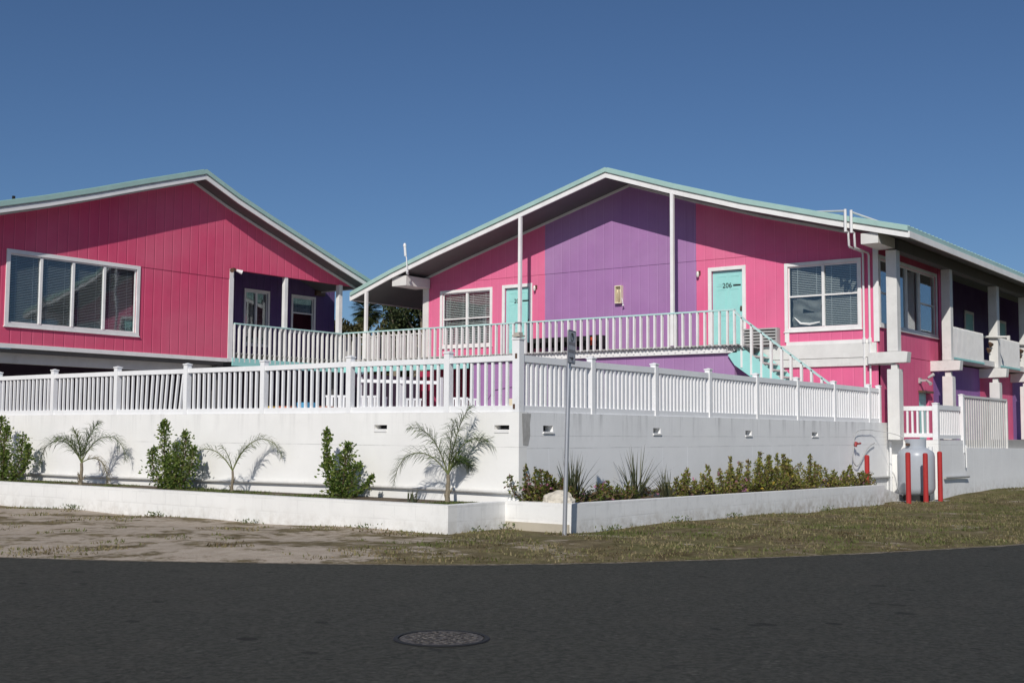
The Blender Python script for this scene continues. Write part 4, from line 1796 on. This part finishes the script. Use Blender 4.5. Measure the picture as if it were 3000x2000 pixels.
b.tube(smooth3(pts), .008, 6)
b.tube(smooth3([(27.60, 10.54, 1.20), (27.52, 10.54, .98), (27.55, 10.54, .80), (27.80, 10.54, .72), (28.05, 10.54, .86), (28.5, 10.54, 1.14), (28.95, 10.54, 1.26)]), .012, 6)
b.build('tube', M['louver'], hs, smooth=True)
b = MB()
b.tube([(27.58, 10.50, 1.18), (27.62, 10.50, 1.28)], .035, 10)
b.tube([(27.62, 10.46, 1.24), (27.74, 10.44, 1.25)], .022, 8)
b.build('regulator', M['redplastic'], hs, smooth=True)

# boulder in the planter
bmr = bmesh.new()
bmesh.ops.create_icosphere(bmr, subdivisions=4, radius=1)
rnd = random.Random(5)
from mathutils import noise as mn
for v_ in bmr.verts:
    k = 1 + .22 * mn.noise(v_.co * 1.7) + .10 * mn.noise(v_.co * 4.5) + .04 * mn.noise(v_.co * 12)
    v_.co = Vector((v_.co.x * .16 * k, v_.co.y * .24 * k, max(v_.co.z, -.4) * .15 * k))
me = bpy.data.meshes.new('boulder')
bmr.to_mesh(me)
bmr.free()
me.materials.append(M['rock'])
bo = bpy.data.objects.new('boulder', me)
C.objects.link(bo)
bo.location = (14.62, 10.02, .47)
tag(bo, 'pale limestone boulder in the planter behind the sign pole', 'boulder')


# ------------------------------------------------------------------ plants
def leaf(b, p, d, up, L, W_, mi=0):
    """folded leaf of two quads"""
    d = d.normalized()
    s = d.cross(up)
    if s.length < 1e-3:
        s = d.orthogonal()
    s.normalize()
    n_ = s.cross(d)
    q1 = p + d * L * .5 + s * W_ / 2 + n_ * W_ * .18
    q2 = p + d * L * .5 - s * W_ / 2 + n_ * W_ * .18
    e = p + d * L - n_ * L * .12
    m_ = p + d * L * .5
    b.add([tuple(p), tuple(q1), tuple(e), tuple(q2), tuple(m_)], [(0, 1, 2, 4), (0, 4, 2, 3)], mi, IDM)


def rv(rnd):
    while True:
        v_ = Vector((rnd.uniform(-1, 1), rnd.uniform(-1, 1), rnd.uniform(-1, 1)))
        if .05 < v_.length < 1:
            return v_.normalized()


SR = Vector((.5967, -.8024, 0))       # along the left wall, roughly to the right as photographed


def shrub(name, label, cat, base, stems, dens, L, mat, group=None, seed=0, flowers=None, woodm=None, fcount=0):
    """stems: (offset along wall, offset across, height, radius at belly, lean)"""
    rnd = random.Random(seed)
    t = empty(name, base, label, cat, group)
    B = Vector(base)
    wb = MB()
    lb_ = MB()
    fb = MB()
    for (ox, oy, h, r, lean) in stems:
        root = B + Vector((oy * .3, -ox * .35, -.03))
        tip = B + Vector((oy, -ox - lean, h))
        mid = (root + tip) / 2 + Vector((rnd.uniform(-.05, .05), rnd.uniform(-.05, .05), 0)) + (Vector((oy, -ox, 0))) * .25
        path = smooth3([root, mid, tip], 5)
        wb.tube(path, [.014 - .010 * i / (len(path) - 1) for i in range(len(path))], 5)
        n_ = int(dens * h)
        for i in range(n_):
            s = (i + rnd.random()) / n_
            s0 = .10 + .90 * s
            k = s0 * (len(path) - 1)
            p = path[int(k)].lerp(path[min(int(k) + 1, len(path) - 1)], k % 1)
            rr = r * (math.sin(math.pi * min(1, .22 + s * .72)) ** .6) * (1 - .15 * s) * 1.12
            clump = .55 + .75 * abs(mn.noise(Vector((s * 6.5 * h, ox * 9, seed * 3.1)))) * 1.6 + (.7 if rnd.random() < .14 else 0)
            o = rv(rnd) * rr * clump * (rnd.random() ** .5)
            o.z *= .6
            p = p + o
            d = (o + rv(rnd) * .07 + Vector((0, 0, .03)))
            leaf(lb_, p, d, rv(rnd), L * rnd.uniform(.6, 1.2), L * rnd.uniform(.45, .8))
            if i % 9 == 0:
                wb.tube([path[int(k)], p], .004, 3, caps=False)
    for i in range(fcount):
        st = rnd.choice(stems)
        s = rnd.uniform(.35, 1.0)
        p = B + Vector((st[1], -st[0] - st[4] * s, st[2] * s)) + rv(rnd) * st[3] * .9
        for k in range(5):
            leaf(lb_, p, rv(rnd), rv(rnd), .035, .03, 1)
    wb.build('stem', woodm or M['wood'], t, fix=False)
    lb_.build('foliage', [mat, flowers] if fcount else mat, t, fix=False)
    return t


GH = 'hibiscus shrubs along the sunlit wall'
shrub('hibiscus_shrub', 'tall dark hibiscus shrub with two columns, at the left edge of the frame', 'shrub', (13.85, 23.35, .40),
      [(-.72, .1, .75, .20, 0), (-.28, .1, 1.30, .20, -.05), (.0, .0, 1.10, .16, .1), (.42, .1, .92, .20, .08), (.62, .1, .75, .10, .1), (-.05, .1, .6, .25, 0)], 520, .066, M['leaf'], GH, 1)
shrub('hibiscus_shrub', 'bushy hibiscus shrub between the first and second small palms', 'shrub', (13.88, 17.95, .40),
      [(-.30, .05, 1.22, .15, .02), (-.45, .0, .72, .16, -.06), (.02, .1, .80, .20, 0), (.28, .05, 1.02, .20, .05), (.40, .1, .75, .18, .08), (-.12, .05, .6, .20, 0), (.15, .0, .55, .22, 0)], 520, .066, M['leaf'], GH, 2)
shrub('hibiscus_shrub', 'hibiscus shrub with one thin tall shoot, between the second and third palms', 'shrub', (13.92, 13.78, .40),
      [(-.28, .05, 1.07, .085, -.05), (-.20, .05, .62, .17, -.06), (.05, .1, .72, .20, .0), (.16, .0, .86, .16, .05), (.28, .05, .55, .15, .08), (.0, .1, .42, .20, 0), (.42, .1, .36, .07, .22)], 520, .064, M['leaf'], GH, 3)


def frond(sb, lb_, p, az, el, L, droop, n_=64, leafL=.34, lw=.012, curl=1.0, seed=0, sidev=1.0):
    """feather frond: arching rachis with paired narrow leaflets"""
    rnd = random.Random(seed)
    d = Vector((math.cos(az) * math.cos(el), math.sin(az) * math.cos(el), math.sin(el)))
    pts = [Vector(p)]
    K = 22
    for i in range(K):
        s = i / K
        d = (d + Vector((0, 0, -1)) * droop * (.02 + .16 * s ** curl)).normalized()
        pts.append(pts[-1] + d * L / K)
    sb.tube(pts, [.010 * (1 - .85 * i / K) + .0015 for i in range(K + 1)], 5, caps=False)
    for i in range(n_):
        s = .14 + .86 * (i + rnd.uniform(-.3, .3)) / n_
        s = max(.1, min(.999, s))
        k = s * K
        a, b_ = pts[int(k)], pts[min(int(k) + 1, K)]
        q = a.lerp(b_, k % 1)
        t = (b_ - a).normalized() if (b_ - a).length > 1e-5 else d
        side = t.cross(Vector((0, 0, 1)))
        if side.length < .05:
            side = Vector((math.sin(az), -math.cos(az), 0))
        side.normalize()
        upv = side.cross(t)
        for sg_ in (-1, 1):
            ll = leafL * (math.sin(math.pi * min(1, .16 + s * .80)) ** .6) * rnd.uniform(.75, 1.15)
            an = rnd.uniform(-.9, 1.35)
            dd = (side * sg_ * math.cos(an) * sidev + upv * math.sin(an) + t * rnd.uniform(.9, 1.6) + rv(rnd) * .15).normalized()
            # two-segment drooping blade
            w_ = lw
            wd = dd.cross(upv).normalized() * w_ / 2 if dd.cross(upv).length > .01 else side * w_ / 2
            m1 = q + dd * ll * .55
            dn = (dd + Vector((0, 0, -.9))).normalized()
            e = m1 + dn * ll * .5
            lb_.add([tuple(q - wd), tuple(q + wd), tuple(m1 + wd), tuple(m1 - wd), tuple(e)], [(0, 1, 2, 3), (3, 2, 4)], 0, IDM)


AZR = math.atan2(-.8024, .5967)        # azimuth of "right as photographed"
AZL = AZR + math.pi


def palm(label, base, h, fr_list, mat, seed, trunk_r=.035):
    t = empty('young_palm', base, label, 'palm', 'young palms along the sunlit wall')
    B = Vector(base)
    tb_ = MB()
    pts = [B + Vector((0, 0, -.05)), B + Vector((.0, .01, h * .3)), B + Vector((.01, 0, h * .7)), B + Vector((0, 0, h))]
    tb_.tube(pts, [trunk_r * 1.25, trunk_r, trunk_r * .85, trunk_r * .8], 9)
    rnd = random.Random(seed)
    for k in range(5):
        a = rnd.uniform(0, 6.28)
        z = .04 + k * .03
        c = B + Vector((math.cos(a) * trunk_r, math.sin(a) * trunk_r, z))
        tb_.tube([c, c + Vector((math.cos(a) * .04, math.sin(a) * .04, .09))], [.014, .006], 5)
    tb_.build('trunk', M['trunk'], t, smooth=True)
    top = B + Vector((0, 0, h))
    groups = {}
    for i, f in enumerate(fr_list):
        az, el, L, droop = f[:4]
        m_ = f[4] if len(f) > 4 else mat
        kw = f[5] if len(f) > 5 else {}
        sb, lb_ = MB(), MB()
        z0 = f[6] if len(f) > 6 else 0
        frond(sb, lb_, top + Vector((0, 0, z0)), az, R(el), L, droop, seed=seed * 50 + i, **kw)
        so = sb.build('frond', M['frond_stem'], t, fix=False)
        lb_.build('leaflets', m_, so, fix=False)
    return t


pf1 = [(AZL, 64, 1.30, 2.15), (AZL + .6, 70, .75, 1.0), (AZR - .1, 78, .85, .7), (AZR + .1, 68, 1.35, 2.1), (AZR, 36, .85, 2.4, M['frond_dead'], dict(n_=44, leafL=.26)), (AZL - .35, 80, .7, .7, M['frond_pale'], dict(leafL=.24, n_=36))]
palm('young palm with a broad left arch and a yellowed low frond, leftmost whole palm', (13.65, 20.33, .41), .42, pf1, M['frond'], 11)
pf2 = [(AZL, 60, 1.25, 2.0, M['frond_pale'], dict(n_=34, leafL=.24)), (AZR - .05, 68, 1.3, 1.7, M['frond_pale'], dict(n_=46, leafL=.28)), (AZR + .3, 72, .6, .9, M['frond'], dict(n_=22, leafL=.22)), (AZL + .1, 76, .5, .7, M['frond'], dict(n_=20, leafL=.2))]
palm('thin sparse young palm with two wiry fronds, in the middle of the left planter', (13.85, 16.25, .41), .36, pf2, M['frond_pale'], 12, trunk_r=.024)
pf3 = [(AZL, 56, 1.25, 2.0), (AZL + .3, 72, 1.0, .9), (AZR - .2, 80, 1.1, .65), (AZR + .1, 72, 1.2, 1.8), (AZR + .6, 60, .5, 1.2), (AZR, 86, .8, .3)]
palm('fullest young palm with dark green fronds near the wall corner', (14.03, 11.62, .42), .40, pf3, M['frond'], 13)
palm('palm mostly outside the frame, only its hanging frond tips show at the left edge', (13.72, 25.05, .40), .6, [(AZL, 60, 1.1, 1.5), (AZR, 72, 1.1, 1.3, M['frond_pale'], dict(n_=30)), (AZR + .4, 60, .9, 1.6)], M['frond'], 14)

# right planter: flowering bushes and spiky plants
GB = 'flowering bushes in the right planter'
bush = [
    ((14.70, 10.42, .42), [(.05, .0, .62, .14, 0), (-.15, -.1, .72, .15, .05), (.12, .1, .50, .18, 0), (-.3, .1, .5, .12, .1), (.1, .2, .3, .25, 0)], M['bushleaf'], 'dark bush with yellow and pink flowers at the wall corner, left of the boulder', M['petal'], 26),
    ((15.15, 10.20, .42), [(-.2, .2, .38, .15, 0), (.0, .0, .30, .18, 0), (.2, .5, .35, .16, 0), (.05, .9, .28, .18, 0)], M['bushleaf'], 'low dark bush between the boulder and the first spiky clump', M['petal'], 14),
    ((16.75, 10.20, .40), [(0, -.4, .25, .2, 0), (0, .1, .30, .2, 0), (0, .6, .22, .2, 0), (.1, -.8, .25, .2, 0)], M['bushleaf'], 'low green bush between the two spiky clumps', M['petal'], 0),
    ((18.6, 10.15, .36), [(0, -.3, .45, .10, 0), (0, .15, .52, .09, 0), (0, .5, .36, .13, 0), (0, .2, .2, .2, 0)], M['bushleaf2'], 'loose reddish bush with thin shoots, right of the second spiky clump', M['petal'], 22),
    ((20.2, 10.15, .34), [(0, -.7, .42, .17, 0), (0, -.2, .60, .15, 0), (0, .3, .55, .2, 0), (0, .7, .75, .15, 0), (0, .4, .3, .3, 0), (0, -.5, .25, .3, 0)], M['bushleaf2'], 'yellow green bush with pink flowers left of the tallest bush', M['petal'], 26),
    ((21.9, 10.15, .30), [(0, -.8, .85, .16, 0), (0, -.3, 1.05, .14, 0), (0, .1, .8, .2, 0), (0, .5, .98, .14, 0), (0, .9, .78, .2, 0), (0, .0, .4, .35, 0), (0, .6, .4, .35, 0)], M['bushleaf2'], 'tallest yellow green bush in the middle of the right planter', M['petal_y'], 18),
    ((23.8, 10.15, .26), [(0, -.8, .9, .16, 0), (0, -.3, .78, .2, 0), (0, .2, .82, .18, 0), (0, .7, .72, .2, 0), (0, -.5, .4, .35, 0), (0, .4, .35, .35, 0)], M['bushleaf2'], 'dense yellow green bush just right of the tallest bush', M['petal_y'], 14),
    ((25.6, 10.15, .22), [(0, -.7, .66, .18, 0), (0, -.2, .6, .18, 0), (0, .3, .55, .14, 0), (0, .7, .58, .1, 0), (0, .1, .3, .3, 0)], M['bushleaf2'], 'thinning pinkish bush towards the far end of the right planter', M['petal'], 30),
    ((27.0, 10.15, .18), [(0, -.4, .45, .16, 0), (0, .0, .55, .15, 0), (0, .35, .35, .2, 0), (0, .0, .25, .3, 0)], M['bushleaf'], 'dark bush at the foot of the red bollard in the planter', M['petal'], 6),
]
for i, (bs, stm, mt, lab, fm, fc) in enumerate(bush):
    rnd = random.Random(100 + i)
    st2 = []
    for s in stm:
        s = (s[0], s[1], s[2] * .78, s[3], s[4])
        st2.append((s[0], s[1], s[2] * .98, max(.055, s[3] * .5), rnd.uniform(-.04, .04)))
        for k in range(4):
            hh = s[2] * rnd.uniform(.35, .92)
            st2.append((s[0] + rnd.uniform(-.16, .16), s[1] + rnd.uniform(-.30, .30), hh, s[3] * rnd.uniform(.4, .85), rnd.uniform(-.08, .08)))
        if rnd.random() < .55:
            st2.append((s[0] + rnd.uniform(-.1, .1), s[1] + rnd.uniform(-.3, .3), s[2] * rnd.uniform(1.05, 1.22), .035, rnd.uniform(-.1, .1)))
    shrub('flowering_bush', lab, 'bush', bs, st2, 230, .058, mt, GB, 30 + i, fm, fcount=fc)


def spiky(label, base, n_, L, seed):
    rnd = random.Random(seed)
    t = empty('spiky_plant', base, label, 'plant', 'spiky clumps in the right planter')
    b = MB()
    B = Vector(base)
    for i in range(n_):
        a = rnd.uniform(0, 6.283)
        el = R(rnd.uniform(35, 88))
        d = Vector((math.cos(a) * math.cos(el), math.sin(a) * math.cos(el), math.sin(el)))
        l = L * rnd.uniform(.5, 1.1)
        s = d.cross(Vector((0, 0, 1)))
        s = s.normalized() * .009 if s.length > .01 else Vector((.009, 0, 0))
        p = B + Vector((rnd.uniform(-.07, .07), rnd.uniform(-.07, .07), 0))
        m_ = p + d * l * .6
        d2 = (d + Vector((0, 0, -.25))).normalized()
        e = m_ + d2 * l * .45
        b.add([tuple(p - s), tuple(p + s), tuple(m_ + s), tuple(m_ - s), tuple(e)], [(0, 1, 2, 3), (3, 2, 4)], 0, IDM)
    b.build('blades', M['spike'], t, fix=False)


spiky('spiky dark clump just right of the sign pole', (15.35, 10.25, .40), 60, .78, 51)
spiky('taller spiky clump with upright blades left of the bushes', (17.1, 10.2, .38), 52, .85, 52)
spiky('small spiky tuft low between clump and reddish bush', (17.9, 10.1, .36), 30, .55, 53)
spiky('small spiky tuft at the palm foot near the wall corner', (13.6, 11.95, .40), 26, .22, 54)

# grass in the planters
def grass_patch(name, label, spots, mat, hmin, hmax, seed):
    rnd = random.Random(seed)
    b = MB()
    for (x, y, z, s) in spots:
        a = rnd.uniform(0, 6.283)
        h = rnd.uniform(hmin, hmax) * s
        l = rnd.uniform(.2, 1.0) * h
        dx, dy = math.cos(a), math.sin(a)
        w_ = rnd.uniform(.003, .007) * (1 + s)
        b.add([(x - dy * w_, y + dx * w_, z), (x + dy * w_, y - dx * w_, z), (x + dx * l, y + dy * l, z + h)], [(0, 1, 2)])
    o = b.build(name, mat, fix=False)
    tag(o, label, 'grass', kind='stuff')
    return o


rnd = random.Random(9)
sp = []
for i in range(9000):
    y = 10.95 + rnd.random() ** 1.2 * 16
    x = 13.27 + rnd.random() * 1.0
    k = mn.noise(Vector((y * .8, x, 3.3)))
    if 13.6 < y < 16.5 or 17.5 < y < 22:
        k += .25
    if y < 13:
        k -= .3
    if k > -.05:
        sp.append((x, y, .40, .6 + k))
grass_patch('planter_grass', 'short green grass growing in the left planter', sp, M['grass2'], .02, .07, 10)

# verge grass
rnd = random.Random(21)
sp = []
tries = 0
while len(sp) < 42000 and tries < 400000:
    tries += 1
    x = rnd.uniform(7.5, 42)
    y = rnd.uniform(-1, 26)
    if rnd.random() > min(1, 16 / max(8, math.hypot(x, y))) ** 1.2:
        continue
    if (x > 13.05 and y > 10.8) or (x > 14.37 and y > 9.62 and x < 28) or (x > 28 and y > 9.3):
        continue
    t = (x * .8 - y + 3.5) / 6
    t = max(0, min(1, t))
    k = 1.15 * mn.noise(Vector((x * .8, y * .8, 1.1))) + .7 * mn.noise(Vector((x * 2.7, y * 2.7, 5.1)))
    if k < .32 - .66 * t + .08 * rnd.random():
        continue
    d = edge_dist(x, y)
    if d < .03 or (d < .35 and rnd.random() > d / .35 * .8):
        continue
    z = gz(x, y, d)
    sp.append((x, y, z - .003, 1 + 1.3 * max(0, mn.noise(Vector((x * 1.9, y * 1.9, 9)))) * rnd.random()))
grass_patch('grass', 'thin dry brown and olive grass on the verge', sp, M['grass'], .012, .045, 22)

# weeds at the foot of the planter
rnd = random.Random(33)
b = MB()
for (cx, cy, n_, h) in ((12.98, 12.3, 30, .12), (13.0, 14.8, 40, .08), (13.0, 17.2, 50, .10), (13.0, 19.6, 60, .12), (13.6, 10.72, 26, .12), (14.30, 10.74, 40, .16), (17.5, 9.55, 40, .13), (19.3, 9.55, 40, .12), (13.0, 22.5, 60, .15), (15.4, 9.55, 40, .1), (23.5, 9.55, 40, .12)):
    for i in range(n_):
        x = cx + rnd.gauss(0, .05)
        y = cy + rnd.gauss(0, .12)
        if cy < 10:
            x, y = cx + rnd.gauss(0, .2), cy + rnd.gauss(0, .03)
        leaf(b, Vector((x, y, gz(x, y) + rnd.uniform(-.01, h * .6))), rv(rnd) + Vector((0, 0, 1)), rv(rnd), rnd.uniform(.03, .07), .02)
o = b.build('weeds', M['grass2'], fix=False)
tag(o, 'small green weeds along the foot of the planter walls', 'weeds', kind='stuff')

# ------------------------------------------------------------------ background trees
def tree(name, label, base, h, cr, ch, nl, L, mat, seed, lobes=7, group='trees beyond the buildings'):
    rnd = random.Random(seed)
    t = empty(name, base, label, 'tree', group)
    B = Vector(base)
    tb_ = MB()
    top = B + Vector((rnd.uniform(-.5, .5), rnd.uniform(-.5, .5), h - ch * .5))
    tb_.tube([B + Vector((0, 0, -.3)), (B + top) / 2, top], [h * .03, h * .022, h * .012], 8)
    cs = []
    for i in range(lobes):
        a = rnd.uniform(0, 6.283)
        r = cr * rnd.uniform(.2, .75)
        c = B + Vector((math.cos(a) * r, math.sin(a) * r, h - ch + ch * rnd.uniform(.15, .85)))
        cs.append((c, cr * rnd.uniform(.28, .5)))
        tb_.tube([top - Vector((0, 0, ch * .3)), c], [h * .010, h * .003], 5)
    tb_.build('trunk', M['trunk'], t, smooth=True)
    lb_ = MB()
    for i in range(nl):
        c, r = cs[i % lobes]
        o = rv(rnd)
        o.z *= .75
        p = c + o * r * rnd.random() ** .35 * (1 + .25 * mn.noise((c + o * 2) * 1.3))
        leaf(lb_, p, rv(rnd), rv(rnd), L * rnd.uniform(.6, 1.3), L * .7)
    lb_.build('crown', mat, t, fix=False)
    return t


def sabal(label, base, h, r, seed):
    rnd = random.Random(seed)
    t = empty('sabal_palm', base, label, 'palm tree', 'trees beyond the buildings')
    B = Vector(base)
    b = MB()
    b.tube([B + Vector((0, 0, -.3)), B + Vector((0, 0, h))], [.22, .17], 8)
    b.build('trunk', M['trunk'], t, smooth=True)
    b = MB()
    top = B + Vector((0, 0, h))
    for i in range(110):
        d = rv(rnd)
        d.z = d.z * .9 + .12
        d.normalize()
        c = top + d * r * rnd.uniform(.35, .6)
        # fan of blades
        s = d.cross(Vector((0, 0, 1))).normalized() if abs(d.z) < .95 else Vector((1, 0, 0))
        up = s.cross(d)
        b.tube([top, c], .02, 3, caps=False)
        for k in range(13):
            a = -1.25 + 2.5 * k / 12
            e = c + (d * math.cos(a) + s * math.sin(a)) * r * .5 - Vector((0, 0, .08 * r)) + up * rnd.uniform(-.05, .05)
            b.add([tuple(c - s * .01), tuple(c + s * .01), tuple((c + e) / 2 + s * .055), tuple((c + e) / 2 - s * .055), tuple(e)], [(0, 1, 2, 3), (3, 2, 4)], 0, IDM)
    b.build('crown', M['treeleaf'], t, fix=False)


def at_dist(px, dist):
    """point of the ground plane seen under a photo column, at a given distance (used only to lay the wood out)"""
    a = math.atan((px - 1176) / 2780.)
    az = math.atan2(.59540898, .79991249) - a
    return (math.cos(az) * dist, math.sin(az) * dist)


x, y = at_dist(842, 104)
sabal('cabbage palm rising above the wood in the gap between the two buildings', (x, y, 0), 11.9, 1.7, 61)
TR = [(800, 92, 10.0, 3.4, 6), (860, 88, 9.7, 3.6, 6), (905, 84, 9.6, 3.2, 6), (760, 95, 10.1, 3.4, 6), (950, 80, 10.4, 3.4, 6)]
labs = ['low brownish tree at the left of the gap, below the cabbage palm', 'brownish tree right below the cabbage palm', 'dense low tree in the middle of the gap between the buildings', 'tree mostly hidden behind the left building porch', 'low dark tree against the right building corner']
for i, (px, dd, h, cr, ch) in enumerate(TR):
    x, y = at_dist(px, dd)
    tree('background_tree', labs[i], (x, y, 0), h, cr, ch, 4200, .30, M['treeleaf2'] if i != 4 else M['treeleaf'], 70 + i)
x, y = at_dist(972, 78)
tree('background_tree', 'tallest dark evergreen beside the white corner board of the right building', (x, y, 0), 12.0, 2.6, 6.5, 7000, .24, M['treeleaf'], 81, lobes=14)
x, y = at_dist(915, 79)
tree('background_tree', 'slender dark evergreen with loose twigs left of the tallest evergreen', (x, y, 0), 10.9, 1.3, 4, 2000, .20, M['treeleaf'], 82, lobes=7)

# ------------------------------------------------------------------ furniture glimpsed behind the left fence
crates = [((17.6, 19.5, 1.32), (.75, .55, .15), 'yellow plastic crate on the terrace seen through the left fence'),
          ((17.75, 19.1, 1.32), (.75, .30, .20), 'coral plastic crate on the terrace between yellow and blue crates'),
          ((17.9, 18.7, 1.32), (.10, .38, .62), 'blue plastic crate on the terrace seen through the left fence'),
          ((18.05, 18.25, 1.32), (.60, .30, .22), 'salmon plastic crate on the terrace right of the blue crate')]
for i, (p, c, lab) in enumerate(crates):
    x, y, z = p
    t = empty('crate', p, lab, 'crate', 'coloured crates on the terrace')
    mt = paint('crate_plastic_%s' % 'abcd'[i], c, rough=.5)
    b = MB()
    h = .66 if i != 2 else .74
    b.box(x, y, z, x + .3, y + .30, z + .03)
    for k in range(5):
        zz = z + .03 + k * (h - .03) / 5
        b.box(x, y, zz + .02, x + .02, y + .30, zz + (h - .03) / 5)
        b.box(x + .28, y, zz + .02, x + .3, y + .30, zz + (h - .03) / 5)
        b.box(x + .02, y, zz + .02, x + .28, y + .02, zz + (h - .03) / 5)
        b.box(x + .02, y + .28, zz + .02, x + .28, y + .30, zz + (h - .03) / 5)
    for (dx, dy) in ((0, 0), (.27, 0), (0, .27), (.27, .27)):
        b.box(x + dx - .002, y + dy - .002, z, x + dx + .032, y + dy + .032, z + h + .002)
    b.build('crate_body', mt, t)


def patio_chair(x, y, rz, lab, src=[None]):
    t = empty('patio_chair', (x, y, 1.32), lab, 'chair', 'white patio chairs on the terrace')
    mt = M['vinyl']
    if src[0] is None:
        parts = []
        b = MB()
        b.box(-.24, -.22, .40, .24, .24, .43)
        parts.append(b.build('seat', mt, None))
        b = MB()
        for k in range(5):
            b.box(-.22 + k * .095, .22, .46, -.16 + k * .095, .245, .95)
        b.box(-.24, .215, .95, .24, .25, 1.0)
        b.box(-.24, .215, .43, .24, .25, .47)
        parts.append(b.build('backrest', mt, None))
        for sx in (-1, 1):
            b = MB()
            b.box(sx * .25 - .02, -.22, .62, sx * .25 + .02, .25, .65)
            parts.append(b.build('armrest', mt, None))
            for sy in (-.21, .22):
                b = MB()
                b.box(sx * .24 - .018, sy - .018, 0, sx * .24 + .018, sy + .018, .62 if sy < 0 else .45)
                parts.append(b.build('leg', mt, None))
        src[0] = parts
        for o in parts:
            o.parent = t
    else:
        for o in src[0]:
            c = o.copy()
            C.objects.link(c)
            c.parent = t
    t.rotation_euler = (0, 0, rz)


chl = ['white patio chair nearest the coloured crates', 'white patio chair second right of the coloured crates', 'white patio chair left of the patio table', 'white patio chair behind the patio table',
       'white patio chair right of the patio table', 'rightmost white patio chair, before the deep red carport wall']
for i, (x, y, r) in enumerate(((21.0, 20.9, 2.2), (21.6, 20.2, 1.6), (22.4, 20.3, .6), (23.6, 20.6, -.4), (23.3, 19.1, -1.4), (24.4, 19.6, 2.6))):
    patio_chair(x, y, r, chl[i])
tt = empty('patio_table', (22.9, 19.8, 1.32), 'white slatted patio table on the terrace behind the left fence', 'table')
b = MB()
for k in range(7):
    b.box(22.4 + k * .15, 19.3, 2.02, 22.53 + k * .15, 20.3, 2.05)
b.build('table_top', M['vinyl'], tt)
for sx in (22.5, 23.3):
    for sy in (19.4, 20.2):
        b = MB()
        b.box(sx - .03, sy - .03, 1.32, sx + .03, sy + .03, 2.02)
        b.build('leg', M['vinyl'], tt)
# white ranch rail on the terrace
tr_ = empty('terrace_rail', (24.0, 22.0, 1.32), 'white two-bar rail on the terrace under the walkway', 'railing')
b = MB()
b.beam((24.2, 23.3, 2.85), (25.4, 21.4, 2.80), .06, .09)
b.build('rail', M['vinyl'], tr_)
b = MB()
b.beam((24.2, 23.3, 2.1), (25.4, 21.4, 2.1), .06, .09)
b.build('rail', M['vinyl'], tr_)
for (x, y) in ((24.2, 23.3), (24.8, 22.35), (25.4, 21.4)):
    b = MB()
    b.box(x + .031, y - .05, 1.32, x + .13, y + .05, 2.95)
    b.build('post', M['vinyl'], tr_)

# low dark bench and heater on the upper walkway
bn = empty('bench', (29.5, 20.2, 3.785), 'low dark slatted bench against the purple upper wall', 'bench')
b = MB()
for k in range(3):
    b.box(29.42 + k * .13, 19.2, 4.13, 29.53 + k * .13, 21.5, 4.16)
b.build('seat', M['black'], bn)
b = MB()
b.box(29.80, 19.2, 4.0, 29.84, 21.5, 4.30)
b.build('backrest', M['black'], bn)
for y in (19.3, 20.35, 21.35):
    b = MB()
    b.box(29.45, y, 3.786, 29.80, y + .06, 4.128)
    b.build('leg', M['black'], bn)
gl = empty('charcoal_grill', (29.5, 18.95, 3.785), 'small black grill with an orange red front on the walkway', 'grill')
b = MB()
b.box(29.4, 18.75, 3.95, 29.8, 19.12, 4.28)
b.build('firebox', M['black'], gl, bevel=.02)
b = MB()
b.box(29.385, 18.86, 3.99, 29.398, 19.04, 4.22)
b.build('front_panel', paint('orange_red_panel', (.55, .07, .03)), gl)
for y in (18.78, 19.06):
    b = MB()
    b.box(29.43, y, 3.786, 29.46, y + .03, 3.95)
    b.box(29.74, y, 3.786, 29.77, y + .03, 3.95)
    b.build('leg', M['black'], gl)

bpy.context.view_layer.update()
